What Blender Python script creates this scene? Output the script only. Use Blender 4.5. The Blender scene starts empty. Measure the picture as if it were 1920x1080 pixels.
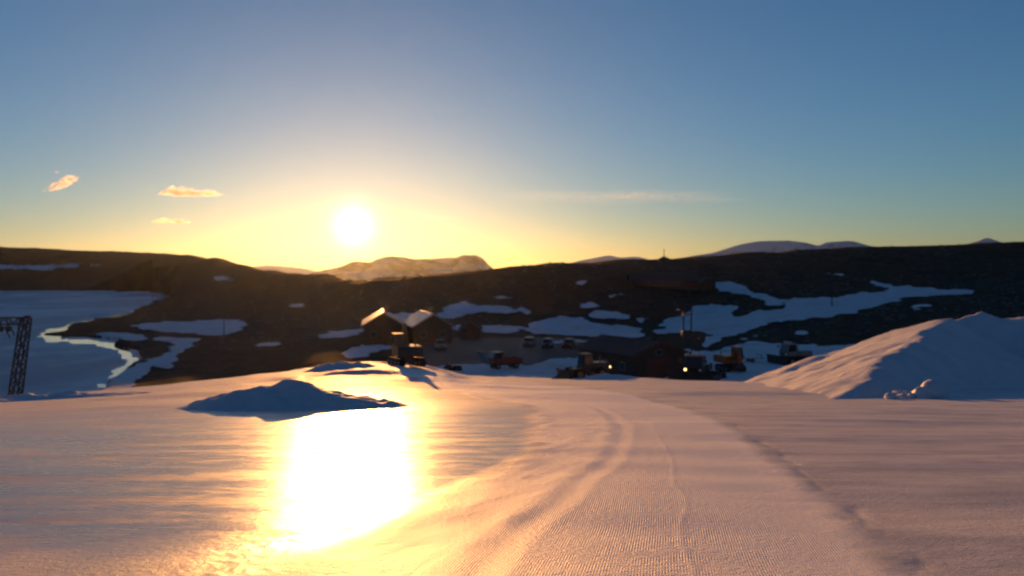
import bpy, math, random
import numpy as np

# ------------------------------------------------------------------ camera, sky, sun, exposure
scene = bpy.context.scene
COL = scene.collection
F = 1663.0                    # focal length in pixels of a 1920 wide picture
HOR = 510.0                   # row of the true horizon in that picture
EYE = 1.7                     # the ground under the camera is z = 0
SUN_EL = math.atan2(HOR - 425, F)
SUN_AZ = math.atan2(663 - 960, F)           # from +Y towards +X
SUN = (math.sin(SUN_AZ) * math.cos(SUN_EL), math.cos(SUN_AZ) * math.cos(SUN_EL), math.sin(SUN_EL))

cam_d = bpy.data.cameras.new('camera')
cam = bpy.data.objects.new('camera', cam_d)
COL.objects.link(cam)
scene.camera = cam
cam.location = (0, 0, EYE)
cam.rotation_euler = (math.radians(90), 0, 0)
cam_d.sensor_width = 36.0
cam_d.lens = F / 1920 * 36.0
cam_d.shift_y = -(540 - HOR) / 1920
cam_d.clip_start = 0.05
cam_d.clip_end = 90000
cam_d.dof.use_dof = True
cam_d.dof.focus_distance = 8.5
cam_d.dof.aperture_fstop = 1.25

scene.view_settings.view_transform = 'Standard'
scene.view_settings.look = 'None'
scene.view_settings.gamma = 1.0
scene.view_settings.exposure = 0.5
scene.render.engine = 'CYCLES'
scene.cycles.use_denoising = True
scene.cycles.max_bounces = 5
scene.cycles.diffuse_bounces = 2
scene.cycles.glossy_bounces = 3
scene.cycles.volume_bounces = 1
scene.cycles.sample_clamp_indirect = 6.0

world = bpy.data.worlds.new('World')
scene.world = world
world.use_nodes = True
wn, wl = world.node_tree.nodes, world.node_tree.links
wn.clear()
w_out = wn.new('ShaderNodeOutputWorld')
w_bg = wn.new('ShaderNodeBackground')
w_bg.inputs['Strength'].default_value = 0.092
sky = wn.new('ShaderNodeTexSky')
sky.sky_type = 'NISHITA'
sky.sun_disc = False
sky.sun_elevation = SUN_EL
sky.sun_rotation = SUN_AZ
sky.altitude = 1000
sky.air_density = 1.0
sky.dust_density = 0.6
sky.ozone_density = 3.6
wl.new(sky.outputs[0], w_bg.inputs['Color'])
# the sun's disc and the bright aureole of forward scattered light round it
w_tc = wn.new('ShaderNodeTexCoord')
w_nrm = wn.new('ShaderNodeVectorMath'); w_nrm.operation = 'NORMALIZE'
wl.new(w_tc.outputs['Generated'], w_nrm.inputs[0])
w_dot = wn.new('ShaderNodeVectorMath'); w_dot.operation = 'DOT_PRODUCT'
wl.new(w_nrm.outputs[0], w_dot.inputs[0])
w_dot.inputs[1].default_value = SUN


def wmath(op, a, b=None):
    n = wn.new('ShaderNodeMath'); n.operation = op
    for k, v in enumerate((a, b)):
        if v is None:
            continue
        if isinstance(v, (int, float)):
            n.inputs[k].default_value = v
        else:
            wl.new(v, n.inputs[k])
    return n.outputs[0]


w_ang = wmath('MULTIPLY', wmath('ARCCOSINE', wmath('MINIMUM', w_dot.outputs['Value'], 0.9999999)), 180 / math.pi)
def w_lobe(width, power, strength, color, prev):
    v = wmath('MULTIPLY', wmath('EXPONENT', wmath('MULTIPLY', wmath('POWER', wmath('DIVIDE', w_ang, width), power), -1.0)), strength)
    e = wn.new('ShaderNodeBackground')
    e.inputs['Color'].default_value = (*color, 1)
    wl.new(v, e.inputs['Strength'])
    a = wn.new('ShaderNodeAddShader')
    wl.new(prev, a.inputs[0]); wl.new(e.outputs[0], a.inputs[1])
    return a.outputs[0]
sh = w_bg.outputs[0]
sh = w_lobe(0.42, 1.0, 9.0, (1.0, 0.80, 0.48), sh)
wl.new(sh, w_out.inputs['Surface'])

sun_d = bpy.data.lights.new('sun', 'SUN')
sun_d.energy = 5.0
sun_d.angle = math.radians(0.53)
sun_d.color = (1.0, 0.42, 0.11)
sun = bpy.data.objects.new('sun', sun_d)
COL.objects.link(sun)
import mathutils
sun.rotation_euler = mathutils.Vector(SUN).to_track_quat('Z', 'Y').to_euler()
sun.location = (-30, 60, 40)


# ------------------------------------------------------------------ helpers
def tag(o, label=None, cat=None, group=None, kind=None):
    if label: o['label'] = label
    if cat: o['category'] = cat
    if group: o['group'] = group
    if kind: o['kind'] = kind
    return o


def _hash(ix, iy, seed):
    h = (ix.astype(np.int64) * 374761393 + iy.astype(np.int64) * 668265263 + seed * 974634777) & 0xffffffff
    h = ((h ^ (h >> 13)) * 1274126177) & 0xffffffff
    h = (h ^ (h >> 16)) & 0xffffff
    return h / float(0xffffff) * 2 - 1


def vnoise(x, y, seed=0):
    x = np.asarray(x, float); y = np.asarray(y, float)
    ix, iy = np.floor(x), np.floor(y)
    fx, fy = x - ix, y - iy
    ux = fx * fx * fx * (fx * (fx * 6 - 15) + 10)
    uy = fy * fy * fy * (fy * (fy * 6 - 15) + 10)
    a = _hash(ix, iy, seed); b = _hash(ix + 1, iy, seed)
    c = _hash(ix, iy + 1, seed); d = _hash(ix + 1, iy + 1, seed)
    return (a * (1 - ux) + b * ux) * (1 - uy) + (c * (1 - ux) + d * ux) * uy


def fbm(x, y, wl_, octaves=4, seed=0, gain=0.5):
    out = 0; amp = 1.0
    ca, sa = math.cos(0.6), math.sin(0.6)
    for k in range(octaves):
        out = out + amp * vnoise(x / wl_, y / wl_, seed + k * 17)
        x, y = x * ca - y * sa, x * sa + y * ca
        wl_ *= 0.47; amp *= gain
    return out


def sstep(a, b, x):
    t = np.clip((x - a) / (b - a), 0, 1)
    return t * t * (3 - 2 * t)


def pchip(xs, ys, q):
    xs = np.asarray(xs, float); ys = np.asarray(ys, float)
    h = np.diff(xs); dl = np.diff(ys) / h
    m = np.zeros(len(xs))
    for i in range(1, len(xs) - 1):
        if dl[i - 1] * dl[i] > 0:
            w1, w2 = 2 * h[i] + h[i - 1], h[i] + 2 * h[i - 1]
            m[i] = (w1 + w2) / (w1 / dl[i - 1] + w2 / dl[i])
    m[0], m[-1] = dl[0], dl[-1]
    q = np.clip(q, xs[0], xs[-1])
    k = np.clip(np.searchsorted(xs, q) - 1, 0, len(xs) - 2)
    t = (q - xs[k]) / h[k]
    return ((2 * t**3 - 3 * t**2 + 1) * ys[k] + (t**3 - 2 * t**2 + t) * h[k] * m[k]
            + (-2 * t**3 + 3 * t**2) * ys[k + 1] + (t**3 - t**2) * h[k] * m[k + 1])


def inside(px, py, poly):
    r = np.zeros(px.shape, bool)
    n = len(poly)
    for i in range(n):
        x0, y0 = poly[i]; x1, y1 = poly[(i + 1) % n]
        if y0 == y1:
            continue
        c = ((y0 > py) != (y1 > py)) & (px < (x1 - x0) * (py - y0) / (y1 - y0) + x0)
        r ^= c
    return r


def mesh_from_arrays(name, verts, faces, mat, attrs=None, normals=None, smooth=True):
    me = bpy.data.meshes.new(name)
    nv, nf = len(verts), len(faces)
    k = faces.shape[1]
    me.vertices.add(nv); me.loops.add(nf * k); me.polygons.add(nf)
    me.vertices.foreach_set('co', np.ascontiguousarray(verts, dtype=np.float32).ravel())
    me.loops.foreach_set('vertex_index', np.ascontiguousarray(faces, dtype=np.int32).ravel())
    me.polygons.foreach_set('loop_start', np.arange(nf, dtype=np.int32) * k)
    me.polygons.foreach_set('use_smooth', np.full(nf, smooth))
    me.update(calc_edges=True)
    for an, av in (attrs or {}).items():
        a = me.attributes.new(an, 'FLOAT', 'POINT')
        a.data.foreach_set('value', np.ascontiguousarray(av, dtype=np.float32))
    if normals is not None:
        me.normals_split_custom_set_from_vertices(np.ascontiguousarray(normals, dtype=np.float32))
    me.materials.append(mat)
    o = bpy.data.objects.new(name, me)
    COL.objects.link(o)
    return o


class NT:
    """short hand for building a material's nodes"""
    def __init__(self, name):
        self.m = bpy.data.materials.new(name)
        self.m.use_nodes = True
        self.n, self.l = self.m.node_tree.nodes, self.m.node_tree.links
        self.n.clear()
        self.out = self.n.new('ShaderNodeOutputMaterial')

    def put(self, sock, v):
        if isinstance(v, bpy.types.NodeSocket): self.l.new(v, sock)
        elif isinstance(v, tuple) and len(v) == 3 and sock.type == 'RGBA': sock.default_value = (*v, 1)
        else: sock.default_value = v

    def math(self, op, a, b=0.0, c=None, clamp=False):
        n = self.n.new('ShaderNodeMath'); n.operation = op; n.use_clamp = clamp
        self.put(n.inputs[0], a); self.put(n.inputs[1], b)
        if c is not None: self.put(n.inputs[2], c)
        return n.outputs[0]

    def attr(self, name):
        n = self.n.new('ShaderNodeAttribute'); n.attribute_name = name
        return n.outputs['Fac']

    def pos(self, scale=(1, 1, 1), obj=False):
        if obj:
            src = self.n.new('ShaderNodeTexCoord').outputs['Object']
        else:
            src = self.n.new('ShaderNodeNewGeometry').outputs['Position']
        mp = self.n.new('ShaderNodeMapping')
        self.l.new(src, mp.inputs['Vector'])
        mp.inputs['Scale'].default_value = scale
        return mp.outputs[0]

    def noise(self, vec, scale, detail=4, rough=0.55, dist=0.0):
        n = self.n.new('ShaderNodeTexNoise')
        self.l.new(vec, n.inputs['Vector'])
        n.inputs['Scale'].default_value = scale
        n.inputs['Detail'].default_value = detail
        n.inputs['Roughness'].default_value = rough
        n.inputs['Distortion'].default_value = dist
        return n.outputs[0]

    def ramp(self, fac, a, b):
        n = self.n.new('ShaderNodeMapRange'); n.interpolation_type = 'SMOOTHSTEP'
        self.put(n.inputs['Value'], fac)
        n.inputs['From Min'].default_value = a; n.inputs['From Max'].default_value = b
        return n.outputs[0]

    def mix(self, fac, a, b):
        n = self.n.new('ShaderNodeMix'); n.data_type = 'RGBA'
        self.put(n.inputs['Factor'], fac); self.put(n.inputs['A'], a) if False else None
        self.put(n.inputs[6], a); self.put(n.inputs[7], b)
        return n.outputs[2]

    def mixf(self, fac, a, b):
        n = self.n.new('ShaderNodeMix'); n.data_type = 'FLOAT'
        self.put(n.inputs[0], fac); self.put(n.inputs[2], a); self.put(n.inputs[3], b)
        return n.outputs[0]

    def bump(self, height, dist, strength=1.0, normal=None):
        n = self.n.new('ShaderNodeBump')
        self.put(n.inputs['Height'], height)
        n.inputs['Distance'].default_value = dist
        self.put(n.inputs['Strength'], strength)
        if normal is not None: self.l.new(normal, n.inputs['Normal'])
        return n.outputs[0]

    def bsdf(self, color, rough, normal=None, metallic=0.0, ior=1.45, spec=0.5):
        n = self.n.new('ShaderNodeBsdfPrincipled')
        self.put(n.inputs['Base Color'], color)
        self.put(n.inputs['Roughness'], rough)
        self.put(n.inputs['Metallic'], metallic)
        self.put(n.inputs['IOR'], ior)
        self.put(n.inputs['Specular IOR Level'], spec)
        if normal is not None: self.l.new(normal, n.inputs['Normal'])
        self.l.new(n.outputs[0], self.out.inputs['Surface'])
        return n


# ------------------------------------------------------------------ materials of the land
def mat_snow():
    t = NT('snow_slope')
    ice = t.attr('ice'); grm = t.attr('groom'); s = t.attr('lateral')
    p = t.pos()
    streak = t.noise(t.pos((0.35, 1.6, 1.0)), 1.1, 4, 0.6, 0.6)
    big = t.noise(p, 0.9, 4, 0.6)
    fine = t.noise(p, 14, 5, 0.65)
    grain = t.noise(p, 75, 3, 0.7)
    patch = t.noise(p, 3.2, 4, 0.6)
    # groomed ridges a hand's breadth apart, worn away in places
    cord = t.math('SINE', t.math('MULTIPLY', s, 2 * math.pi / 0.024))
    worn = t.ramp(t.math('ADD', patch, t.math('MULTIPLY', big, 0.5)), 0.92, 0.62)
    cord = t.math('MULTIPLY', t.math('MULTIPLY', cord, grm), worn)
    icy = t.math('MULTIPLY', ice, t.ramp(t.math('ADD', t.math('MULTIPLY', streak, 0.7), t.math('MULTIPLY', patch, 0.3)), 0.26, 0.56))
    n1 = t.bump(fine, 0.035, t.mixf(ice, t.mixf(grm, 0.42, 0.5), 0.17))
    n2 = t.bump(grain, 0.008, t.mixf(ice, 0.8, 0.25), n1)
    n3 = t.bump(streak, 0.05, t.mixf(ice, 0.1, 0.20), n2)
    n4 = t.bump(cord, 0.0020, 0.55, n3)
    col = t.mix(t.ramp(patch, 0.35, 0.7), (0.86, 0.87, 0.88), (0.91, 0.91, 0.91))
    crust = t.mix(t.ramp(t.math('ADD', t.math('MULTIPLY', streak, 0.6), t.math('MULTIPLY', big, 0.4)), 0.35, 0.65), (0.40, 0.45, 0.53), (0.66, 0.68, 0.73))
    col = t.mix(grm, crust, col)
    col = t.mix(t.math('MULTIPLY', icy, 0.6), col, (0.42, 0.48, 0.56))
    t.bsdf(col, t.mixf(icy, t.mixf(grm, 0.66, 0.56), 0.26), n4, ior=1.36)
    return t.m


def mat_pile():
    t = NT('piled_snow')
    p = t.pos()
    fine = t.noise(p, 4, 6, 0.65); lump = t.noise(p, 1.1, 5, 0.6)
    n1 = t.bump(lump, 0.12, 0.5)
    n2 = t.bump(fine, 0.06, 0.6, n1)
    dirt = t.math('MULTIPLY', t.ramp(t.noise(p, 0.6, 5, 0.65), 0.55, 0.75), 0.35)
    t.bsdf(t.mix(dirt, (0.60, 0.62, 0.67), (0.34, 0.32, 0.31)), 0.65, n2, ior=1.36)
    return t.m


def mat_land():
    t = NT('moraine_and_old_snow')
    snow = t.attr('snow')
    p = t.pos()
    edge = t.noise(p, 0.30, 7, 0.72)
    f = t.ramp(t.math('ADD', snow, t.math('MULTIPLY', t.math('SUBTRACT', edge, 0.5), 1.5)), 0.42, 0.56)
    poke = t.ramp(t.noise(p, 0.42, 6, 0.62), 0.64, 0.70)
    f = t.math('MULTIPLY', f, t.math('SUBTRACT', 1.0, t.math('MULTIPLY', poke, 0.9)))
    rocks = t.noise(p, 0.35, 8, 0.7)
    tint = t.noise(p, 0.03, 5, 0.6)
    rock = t.mix(t.ramp(rocks, 0.3, 0.7), (0.012, 0.010, 0.009), (0.060, 0.051, 0.042))
    rock = t.mix(t.ramp(tint, 0.42, 0.62), rock, (0.032, 0.026, 0.014))
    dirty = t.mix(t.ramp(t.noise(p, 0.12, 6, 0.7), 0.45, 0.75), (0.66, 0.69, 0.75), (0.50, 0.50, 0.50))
    nrm = t.bump(rocks, 0.5, t.mixf(f, 0.8, 0.12))
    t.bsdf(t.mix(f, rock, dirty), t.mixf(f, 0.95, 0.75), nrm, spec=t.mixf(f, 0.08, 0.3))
    return t.m


def mat_gravel():
    t = NT('wet_gravel')
    p = t.pos()
    a = t.noise(p, 0.25, 6, 0.65); b = t.noise(p, 3.0, 6, 0.7)
    col = t.mix(t.ramp(a, 0.35, 0.65), (0.050, 0.045, 0.040), (0.085, 0.077, 0.070))
    t.bsdf(col, t.mixf(t.ramp(a, 0.4, 0.6), 0.62, 0.85), t.bump(b, 0.05, 0.6), spec=0.3)
    return t.m


def mat_ice():
    t = NT('lake_ice')
    p = t.pos((1, 1, 1))
    a = t.noise(t.pos((0.014, 0.006, 1)), 1.0, 7, 0.65, 0.8); b = t.noise(t.pos((0.05, 0.012, 1)), 1.0, 6, 0.65)
    col = t.mix(t.ramp(a, 0.40, 0.60), (0.32, 0.39, 0.47), (0.84, 0.84, 0.85))
    col = t.mix(t.math('MULTIPLY', t.ramp(b, 0.5, 0.72), 0.5), col, (0.70, 0.71, 0.74))
    t.bsdf(col, t.mixf(t.ramp(a, 0.40, 0.60), 0.55, 0.75), t.bump(t.noise(p, 0.3, 5, 0.6), 0.3, 0.35), spec=0.25)
    return t.m


def mat_water():
    t = NT('melt_water')
    p = t.pos()
    t.bsdf((0.012, 0.018, 0.022), 0.07, t.bump(t.noise(p, 0.8, 3, 0.5), 0.02, 0.25), ior=1.33)
    return t.m


def mat_mountain(snowy):
    t = NT('far_mountain')
    p = t.pos((1, 1, 2.2))
    a = t.noise(p, 0.010, 7, 0.62)
    col = t.mix(t.ramp(a, 0.46 - snowy * 0.2, 0.66 - snowy * 0.2), (0.055, 0.05, 0.048), (0.45, 0.47, 0.50) if snowy < 0.5 else (0.66, 0.68, 0.72))
    t.bsdf(col, 0.9, t.bump(t.noise(p, 0.03, 6, 0.6), 8, 0.6), spec=0.1)
    return t.m


def simple(name, color, rough=0.6, metallic=0.0, var=0.25, scale=2.5, spec=0.5, bump=0.0):
    t = NT(name)
    p = t.pos(obj=True)
    n = t.noise(p, scale, 5, 0.65)
    dark = tuple(c * (1 - var) for c in color); lite = tuple(min(1, c * (1 + var)) for c in color)
    nr = t.bump(n, bump, 0.6) if bump else None
    t.bsdf(t.mix(t.ramp(n, 0.3, 0.7), dark, lite), t.mixf(n, rough * 0.85, min(1, rough * 1.15)), nr, metallic, spec=spec)
    return t.m


def emitter(name, color, strength):
    t = NT(name)
    e = t.n.new('ShaderNodeEmission')
    e.inputs['Color'].default_value = (*color, 1); e.inputs['Strength'].default_value = strength
    t.l.new(e.outputs[0], t.out.inputs['Surface'])
    return t.m


M = dict(
    snow=mat_snow(), pile=mat_pile(), land=mat_land(), gravel=mat_gravel(), ice=mat_ice(), water=mat_water(),
    mtn=mat_mountain(0.25), mtn_snow=mat_mountain(1.0),
    wood=simple('tarred_timber', (0.055, 0.035, 0.024), 0.75, bump=0.01),
    wood_red=simple('red_brown_timber', (0.10, 0.036, 0.022), 0.75),
    trim=simple('painted_trim', (0.20, 0.18, 0.16), 0.6),
    roof_metal=simple('roof_sheet_metal', (0.30, 0.30, 0.31), 0.38, 0.85, 0.15),
    roof_dark=simple('dark_roof_felt', (0.035, 0.036, 0.04), 0.7),
    glass=simple('window_glass', (0.02, 0.022, 0.025), 0.06, var=0.05, spec=0.8),
    steel=simple('galvanised_steel', (0.20, 0.20, 0.20), 0.5, 0.7),
    dark_steel=simple('weathered_steel', (0.05, 0.046, 0.043), 0.6, 0.4),
    rubber=simple('black_rubber', (0.018, 0.018, 0.018), 0.85),
    yellow=simple('yellow_machine_paint', (0.24, 0.125, 0.025), 0.42),
    orange=simple('orange_machine_paint', (0.26, 0.075, 0.02), 0.42),
    red=simple('red_machine_paint', (0.16, 0.018, 0.016), 0.38),
    black=simple('black_machine_paint', (0.022, 0.022, 0.024), 0.4),
    grey=simple('grey_machine_paint', (0.16, 0.165, 0.17), 0.42),
    white=simple('white_paint', (0.70, 0.70, 0.70), 0.4),
    silver=simple('silver_car_paint', (0.16, 0.16, 0.165), 0.3, 0.5),
    blue=simple('dark_blue_car_paint', (0.03, 0.045, 0.09), 0.3),
    maroon=simple('maroon_car_paint', (0.10, 0.018, 0.02), 0.3),
    stone=simple('stone', (0.10, 0.095, 0.09), 0.9, bump=0.03),
    lamp=emitter('glowing_lens', (1.0, 0.58, 0.22), 3.5),  # warm emission on a single lens of the groomer and of the loader
    lens=simple('lamp_lens', (0.6, 0.58, 0.55), 0.15, spec=0.8),
)

# ------------------------------------------------------------------ the lie of the land
def P5(d):
    return HOR + F * (EYE / d + 0.0875)
def PZ(d, z):
    return HOR + F * (EYE - z) / d
NEAR = [(1.0, 'p', P5(1.0)), (3.0, 'p', P5(3.0)), (7.0, 'p', P5(7.0)), (15, 'p', P5(15))]
FAR = [(2200, 'z', -62), (3500, 'z', -70), (4900, 'z', -75)]
TAIL = [(800, 'z', -12), (1300, 'z', -45)] + FAR
LFAR = [(1400, 'p', 478)] + FAR
YARD = [(108, 'z', -10.9), (150, 'z', -11.0), (173, 'z', -11.2)]
COLS = {
    -1500: NEAR + [(30, 'p', 775), (60, 'p', 752), (110, 'z', -14.5), (125, 'z', -18), (840, 'z', -18), (885, 'z', -16.6), (1000, 'p', 488), (1150, 'p', 440), (1400, 'p', 452)] + FAR,
    -300: NEAR + [(30, 'p', 775), (60, 'p', 749), (75, 'z', -9), (110, 'z', -14.5), (125, 'z', -18), (840, 'z', -18), (885, 'z', -16.6), (1000, 'p', 497), (1150, 'p', 454), (1400, 'p', 466)] + FAR,
    0: NEAR + [(30, 'p', 771), (45, 'p', 753), (60, 'p', 745), (75, 'z', -9), (110, 'z', -14.5), (125, 'z', -17.5), (840, 'z', -17.5), (885, 'z', -16.6), (1000, 'p', 504), (1150, 'p', 463), (1400, 'p', 474)] + FAR,
    150: NEAR + [(30, 'p', 766), (45, 'p', 745), (60, 'p', 735), (75, 'z', -8.8), (110, 'z', -14), (130, 'z', -16), (300, 'z', -16), (840, 'z', -16.4), (885, 'z', -16), (1000, 'p', 506), (1120, 'p', 470), (1400, 'p', 482)] + FAR,
    300: NEAR + [(30, 'p', 760), (45, 'p', 734), (62, 'p', 722), (75, 'z', -8.5), (110, 'z', -13), (150, 'z', -15.5), (250, 'z', -15.8), (500, 'z', -15.6), (690, 'z', -15.2), (750, 'z', -9), (850, 'p', 483), (950, 'p', 477), (1050, 'p', 475), (1350, 'p', 486)] + FAR,
    400: NEAR + [(30, 'p', 756), (45, 'p', 727), (64, 'p', 711), (75, 'z', -9.4), (95, 'z', -13), (150, 'z', -14.8), (250, 'z', -15), (350, 'z', -14.8), (430, 'z', -11.5), (520, 'p', 515), (580, 'p', 493), (650, 'p', 484.5), (780, 'p', 486.5), (1000, 'p', 496)] + FAR,
    350: NEAR + [(30, 'p', 758), (45, 'p', 730), (63, 'p', 716.5), (76, 'z', -8.5), (110, 'z', -12.5), (150, 'z', -15), (250, 'z', -15.4), (400, 'z', -15.2), (560, 'z', -14), (700, 'p', 488), (780, 'p', 481), (850, 'p', 478.5), (950, 'p', 479), (1150, 'p', 488)] + FAR,
    450: NEAR + [(30, 'p', 755), (45, 'p', 723), (64, 'p', 705), (75, 'z', -9.2), (95, 'z', -12.8), (150, 'z', -14.4), (225, 'z', -14.8), (300, 'z', -14.2), (390, 'z', -10.8), (470, 'p', 517), (520, 'p', 501), (560, 'p', 496), (640, 'p', 497.5), (850, 'p', 508)] + FAR,
    550: NEAR + [(30, 'p', 752), (45, 'p', 716), (63, 'p', 693), (74, 'z', -8.6), (95, 'z', -12), (150, 'z', -13), (190, 'z', -13.6), (250, 'z', -12.4), (315, 'z', -8.8), (395, 'p', 524), (435, 'p', 511.5), (600, 'p', 524)] + FAR,
    500: NEAR + [(30, 'p', 754), (45, 'p', 720), (64, 'p', 699), (75, 'z', -9), (95, 'z', -12.5), (150, 'z', -14), (200, 'z', -14.5), (260, 'z', -13.5), (330, 'z', -10.5), (420, 'p', 526), (480, 'p', 507), (650, 'p', 520)] + FAR,
    600: NEAR + [(30, 'p', 751), (45, 'p', 713), (63, 'p', 688), (75, 'z', -8.2), (95, 'z', -11.5), (150, 'z', -11.9), (185, 'z', -12.5), (240, 'z', -11), (300, 'z', -6.8), (365, 'p', 520), (395, 'p', 515.5), (550, 'p', 528)] + TAIL,
    700: NEAR + [(30, 'p', 750), (45, 'p', 708), (66, 'p', 677), (78, 'z', -8), (100, 'z', -11), (150, 'z', -11.2), (175, 'z', -11.8), (210, 'z', -10.5), (260, 'z', -5.8), (298, 'p', 526), (310, 'p', 524), (450, 'p', 538)] + TAIL,
    780: NEAR + [(30, 'p', 750), (45, 'p', 711), (66, 'p', 684), (82, 'z', -8.0), (112, 'z', -11), (150, 'z', -11), (174, 'z', -11.4), (205, 'z', -10.8), (255, 'z', -6), (300, 'p', 520), (314, 'p', 518), (450, 'p', 532)] + TAIL,
    890: NEAR + [(30, 'p', 751), (45, 'p', 723), (60, 'p', 711), (80, 'p', 706), (92, 'p', 706)] + YARD + [(200, 'z', -11), (250, 'z', -6.3), (302, 'p', 513), (320, 'p', 509), (450, 'p', 523)] + TAIL,
    1000: NEAR + [(30, 'p', 752), (45, 'p', 727), (60, 'p', 716), (80, 'p', 711), (93, 'p', 709)] + YARD + [(200, 'z', -11.2), (250, 'z', -6.8), (312, 'p', 504), (335, 'p', 498.5), (480, 'p', 513)] + TAIL,
    1100: NEAR + [(30, 'p', 753), (45, 'p', 728), (60, 'p', 718), (80, 'p', 713), (93, 'p', 711), (105, 'z', -11.3), (120, 'z', -12), (150, 'z', -11.5), (175, 'z', -11.5), (200, 'z', -11.5), (250, 'z', -6.8), (322, 'p', 497), (350, 'p', 491), (500, 'p', 506)] + TAIL,
    1200: NEAR + [(30, 'p', 753), (45, 'p', 728), (60, 'p', 718), (80, 'p', 711), (92, 'p', 708), (102, 'z', -11.8), (115, 'z', -12.4), (145, 'z', -12.2), (185, 'z', -12), (215, 'z', -11.5), (270, 'z', -5.5), (342, 'p', 492), (375, 'p', 485.5), (520, 'p', 502)] + TAIL,
    1300: NEAR + [(30, 'p', 753), (45, 'p', 729), (60, 'p', 720), (80, 'p', 715), (95, 'p', 713), (115, 'z', -10.9), (150, 'z', -11.0), (190, 'z', -11.8), (230, 'z', -10), (290, 'z', -4), (350, 'p', 502), (400, 'p', 483), (560, 'p', 500)] + TAIL,
    1430: NEAR + [(30, 'p', 753), (45, 'p', 730), (60, 'p', 721), (80, 'p', 716), (95, 'p', 714), (115, 'z', -10.7), (150, 'z', -10.8), (185, 'z', -10.6), (225, 'z', -8.3), (290, 'z', -2.8), (360, 'p', 495), (420, 'p', 473), (580, 'p', 492)] + TAIL,
    1600: NEAR + [(30, 'p', 753), (45, 'p', 731), (60, 'p', 722), (80, 'p', 717), (95, 'p', 714), (115, 'z', -10.6), (150, 'z', -10), (190, 'p', 592), (230, 'p', 563), (290, 'p', 540), (360, 'p', 504), (440, 'p', 465.5), (600, 'p', 486)] + TAIL,
    1920: NEAR + [(30, 'p', 753), (45, 'p', 731), (60, 'p', 722), (80, 'p', 717), (95, 'p', 714), (115, 'z', -10.4), (150, 'z', -8.5), (190, 'p', 585), (240, 'p', 557), (310, 'p', 525), (390, 'p', 488), (470, 'p', 455), (640, 'p', 478)] + TAIL,
    3400: NEAR + [(30, 'p', 753), (60, 'p', 722), (95, 'p', 714), (150, 'z', -8), (240, 'p', 552), (310, 'p', 515), (390, 'p', 470), (500, 'p', 430), (680, 'p', 455)] + TAIL,
}
LD = np.linspace(math.log(1.0), math.log(4900), 900)
PXS = np.array(sorted(COLS), float)
rows = []
for c in sorted(COLS):
    pts = COLS[c]
    d = [math.log(q[0]) for q in pts]
    # interpolate the height itself near by and the sight angle far off: both as slope seen from the eye
    v = [(q[2] if q[1] == 'p' else PZ(q[0], q[2])) for q in pts]
    rows.append(pchip(d, v, LD))
rows = np.array(rows)
PXD = np.linspace(PXS[0], PXS[-1], 981)
TAB = np.array([pchip(PXS, rows[:, k], PXD) for k in range(len(LD))]).T       # [px, depth]
ker = np.exp(-np.linspace(-2, 2, 9) ** 2); ker /= ker.sum()
pad = np.pad(TAB, ((4, 4), (0, 0)), mode='edge')
TAB = sum(ker[k] * pad[k:k + TAB.shape[0]] for k in range(9))


def table_row(px, d):
    u = np.clip((px - PXD[0]) / (PXD[1] - PXD[0]), 0, len(PXD) - 1.001)
    v = np.clip((np.log(np.maximum(d, 1.0)) - LD[0]) / (LD[1] - LD[0]), 0, len(LD) - 1.001)
    i, j = u.astype(int), v.astype(int)
    a, b = u - i, v - j
    return (TAB[i, j] * (1 - a) + TAB[i + 1, j] * a) * (1 - b) + (TAB[i, j + 1] * (1 - a) + TAB[i + 1, j + 1] * a) * b


# the lake: outline measured in the picture, laid on the level of the ice
LAKE_Z = -17.0
LAKE_PX = [(-900, 544), (0, 545), (200, 545), (270, 547), (320, 552), (325, 556), (300, 570), (288, 577), (262, 583), (240, 592), (190, 603), (180, 605), (140, 612),
           (105, 626), (118, 634), (160, 633), (215, 640), (235, 653), (252, 672), (255, 680), (225, 697), (214, 708), (200, 726), (190, 760), (150, 800), (-900, 830)]
def lake_pt(px, py):
    d = F * (EYE - LAKE_Z) / (py - HOR)
    return ((px - 960) / F * d, d)
LAKE = [lake_pt(*q) for q in LAKE_PX]


def poly_dist(x, y, poly):
    best = np.full(x.shape, 1e9)
    n = len(poly)
    for i in range(n):
        x0, y0 = poly[i]; x1, y1 = poly[(i + 1) % n]
        dx, dy = x1 - x0, y1 - y0
        t = np.clip(((x - x0) * dx + (y - y0) * dy) / (dx * dx + dy * dy + 1e-9), 0, 1)
        best = np.minimum(best, np.hypot(x - x0 - t * dx, y - y0 - t * dy))
    return best


CREST_PX = [-1500, 0, 300, 500, 600, 700, 850, 1000, 1100, 1200, 1300, 1430, 1920, 3400]
CREST_D = [64, 64, 66, 68, 67, 70, 98, 100, 99, 99, 101, 104, 104, 104]


_PY = [0.5, 5, 6.7, 9, 11.6, 16, 25, 34, 45, 60, 90]
def piste_left(y):
    return pchip(_PY, [-3.2, -2.2, -1.6, -0.88, -0.2, 0.5, 0.7, -1.8, -5.0, -9.5, -18], y)
def piste_right(y):
    return pchip(_PY, [2.0, 2.65, 2.9, 3.3, 3.7, 4.3, 4.95, 4.7, 3.4, 0.0, -8], y)
def piste_furrow(y):
    return pchip([0.5, 6, 7, 11.1, 14.5, 19.6, 25, 34, 50], [-2.0, -0.5, -0.25, 0.8, 1.66, 2.4, 2.6, 1.2, -3], y)


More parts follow.
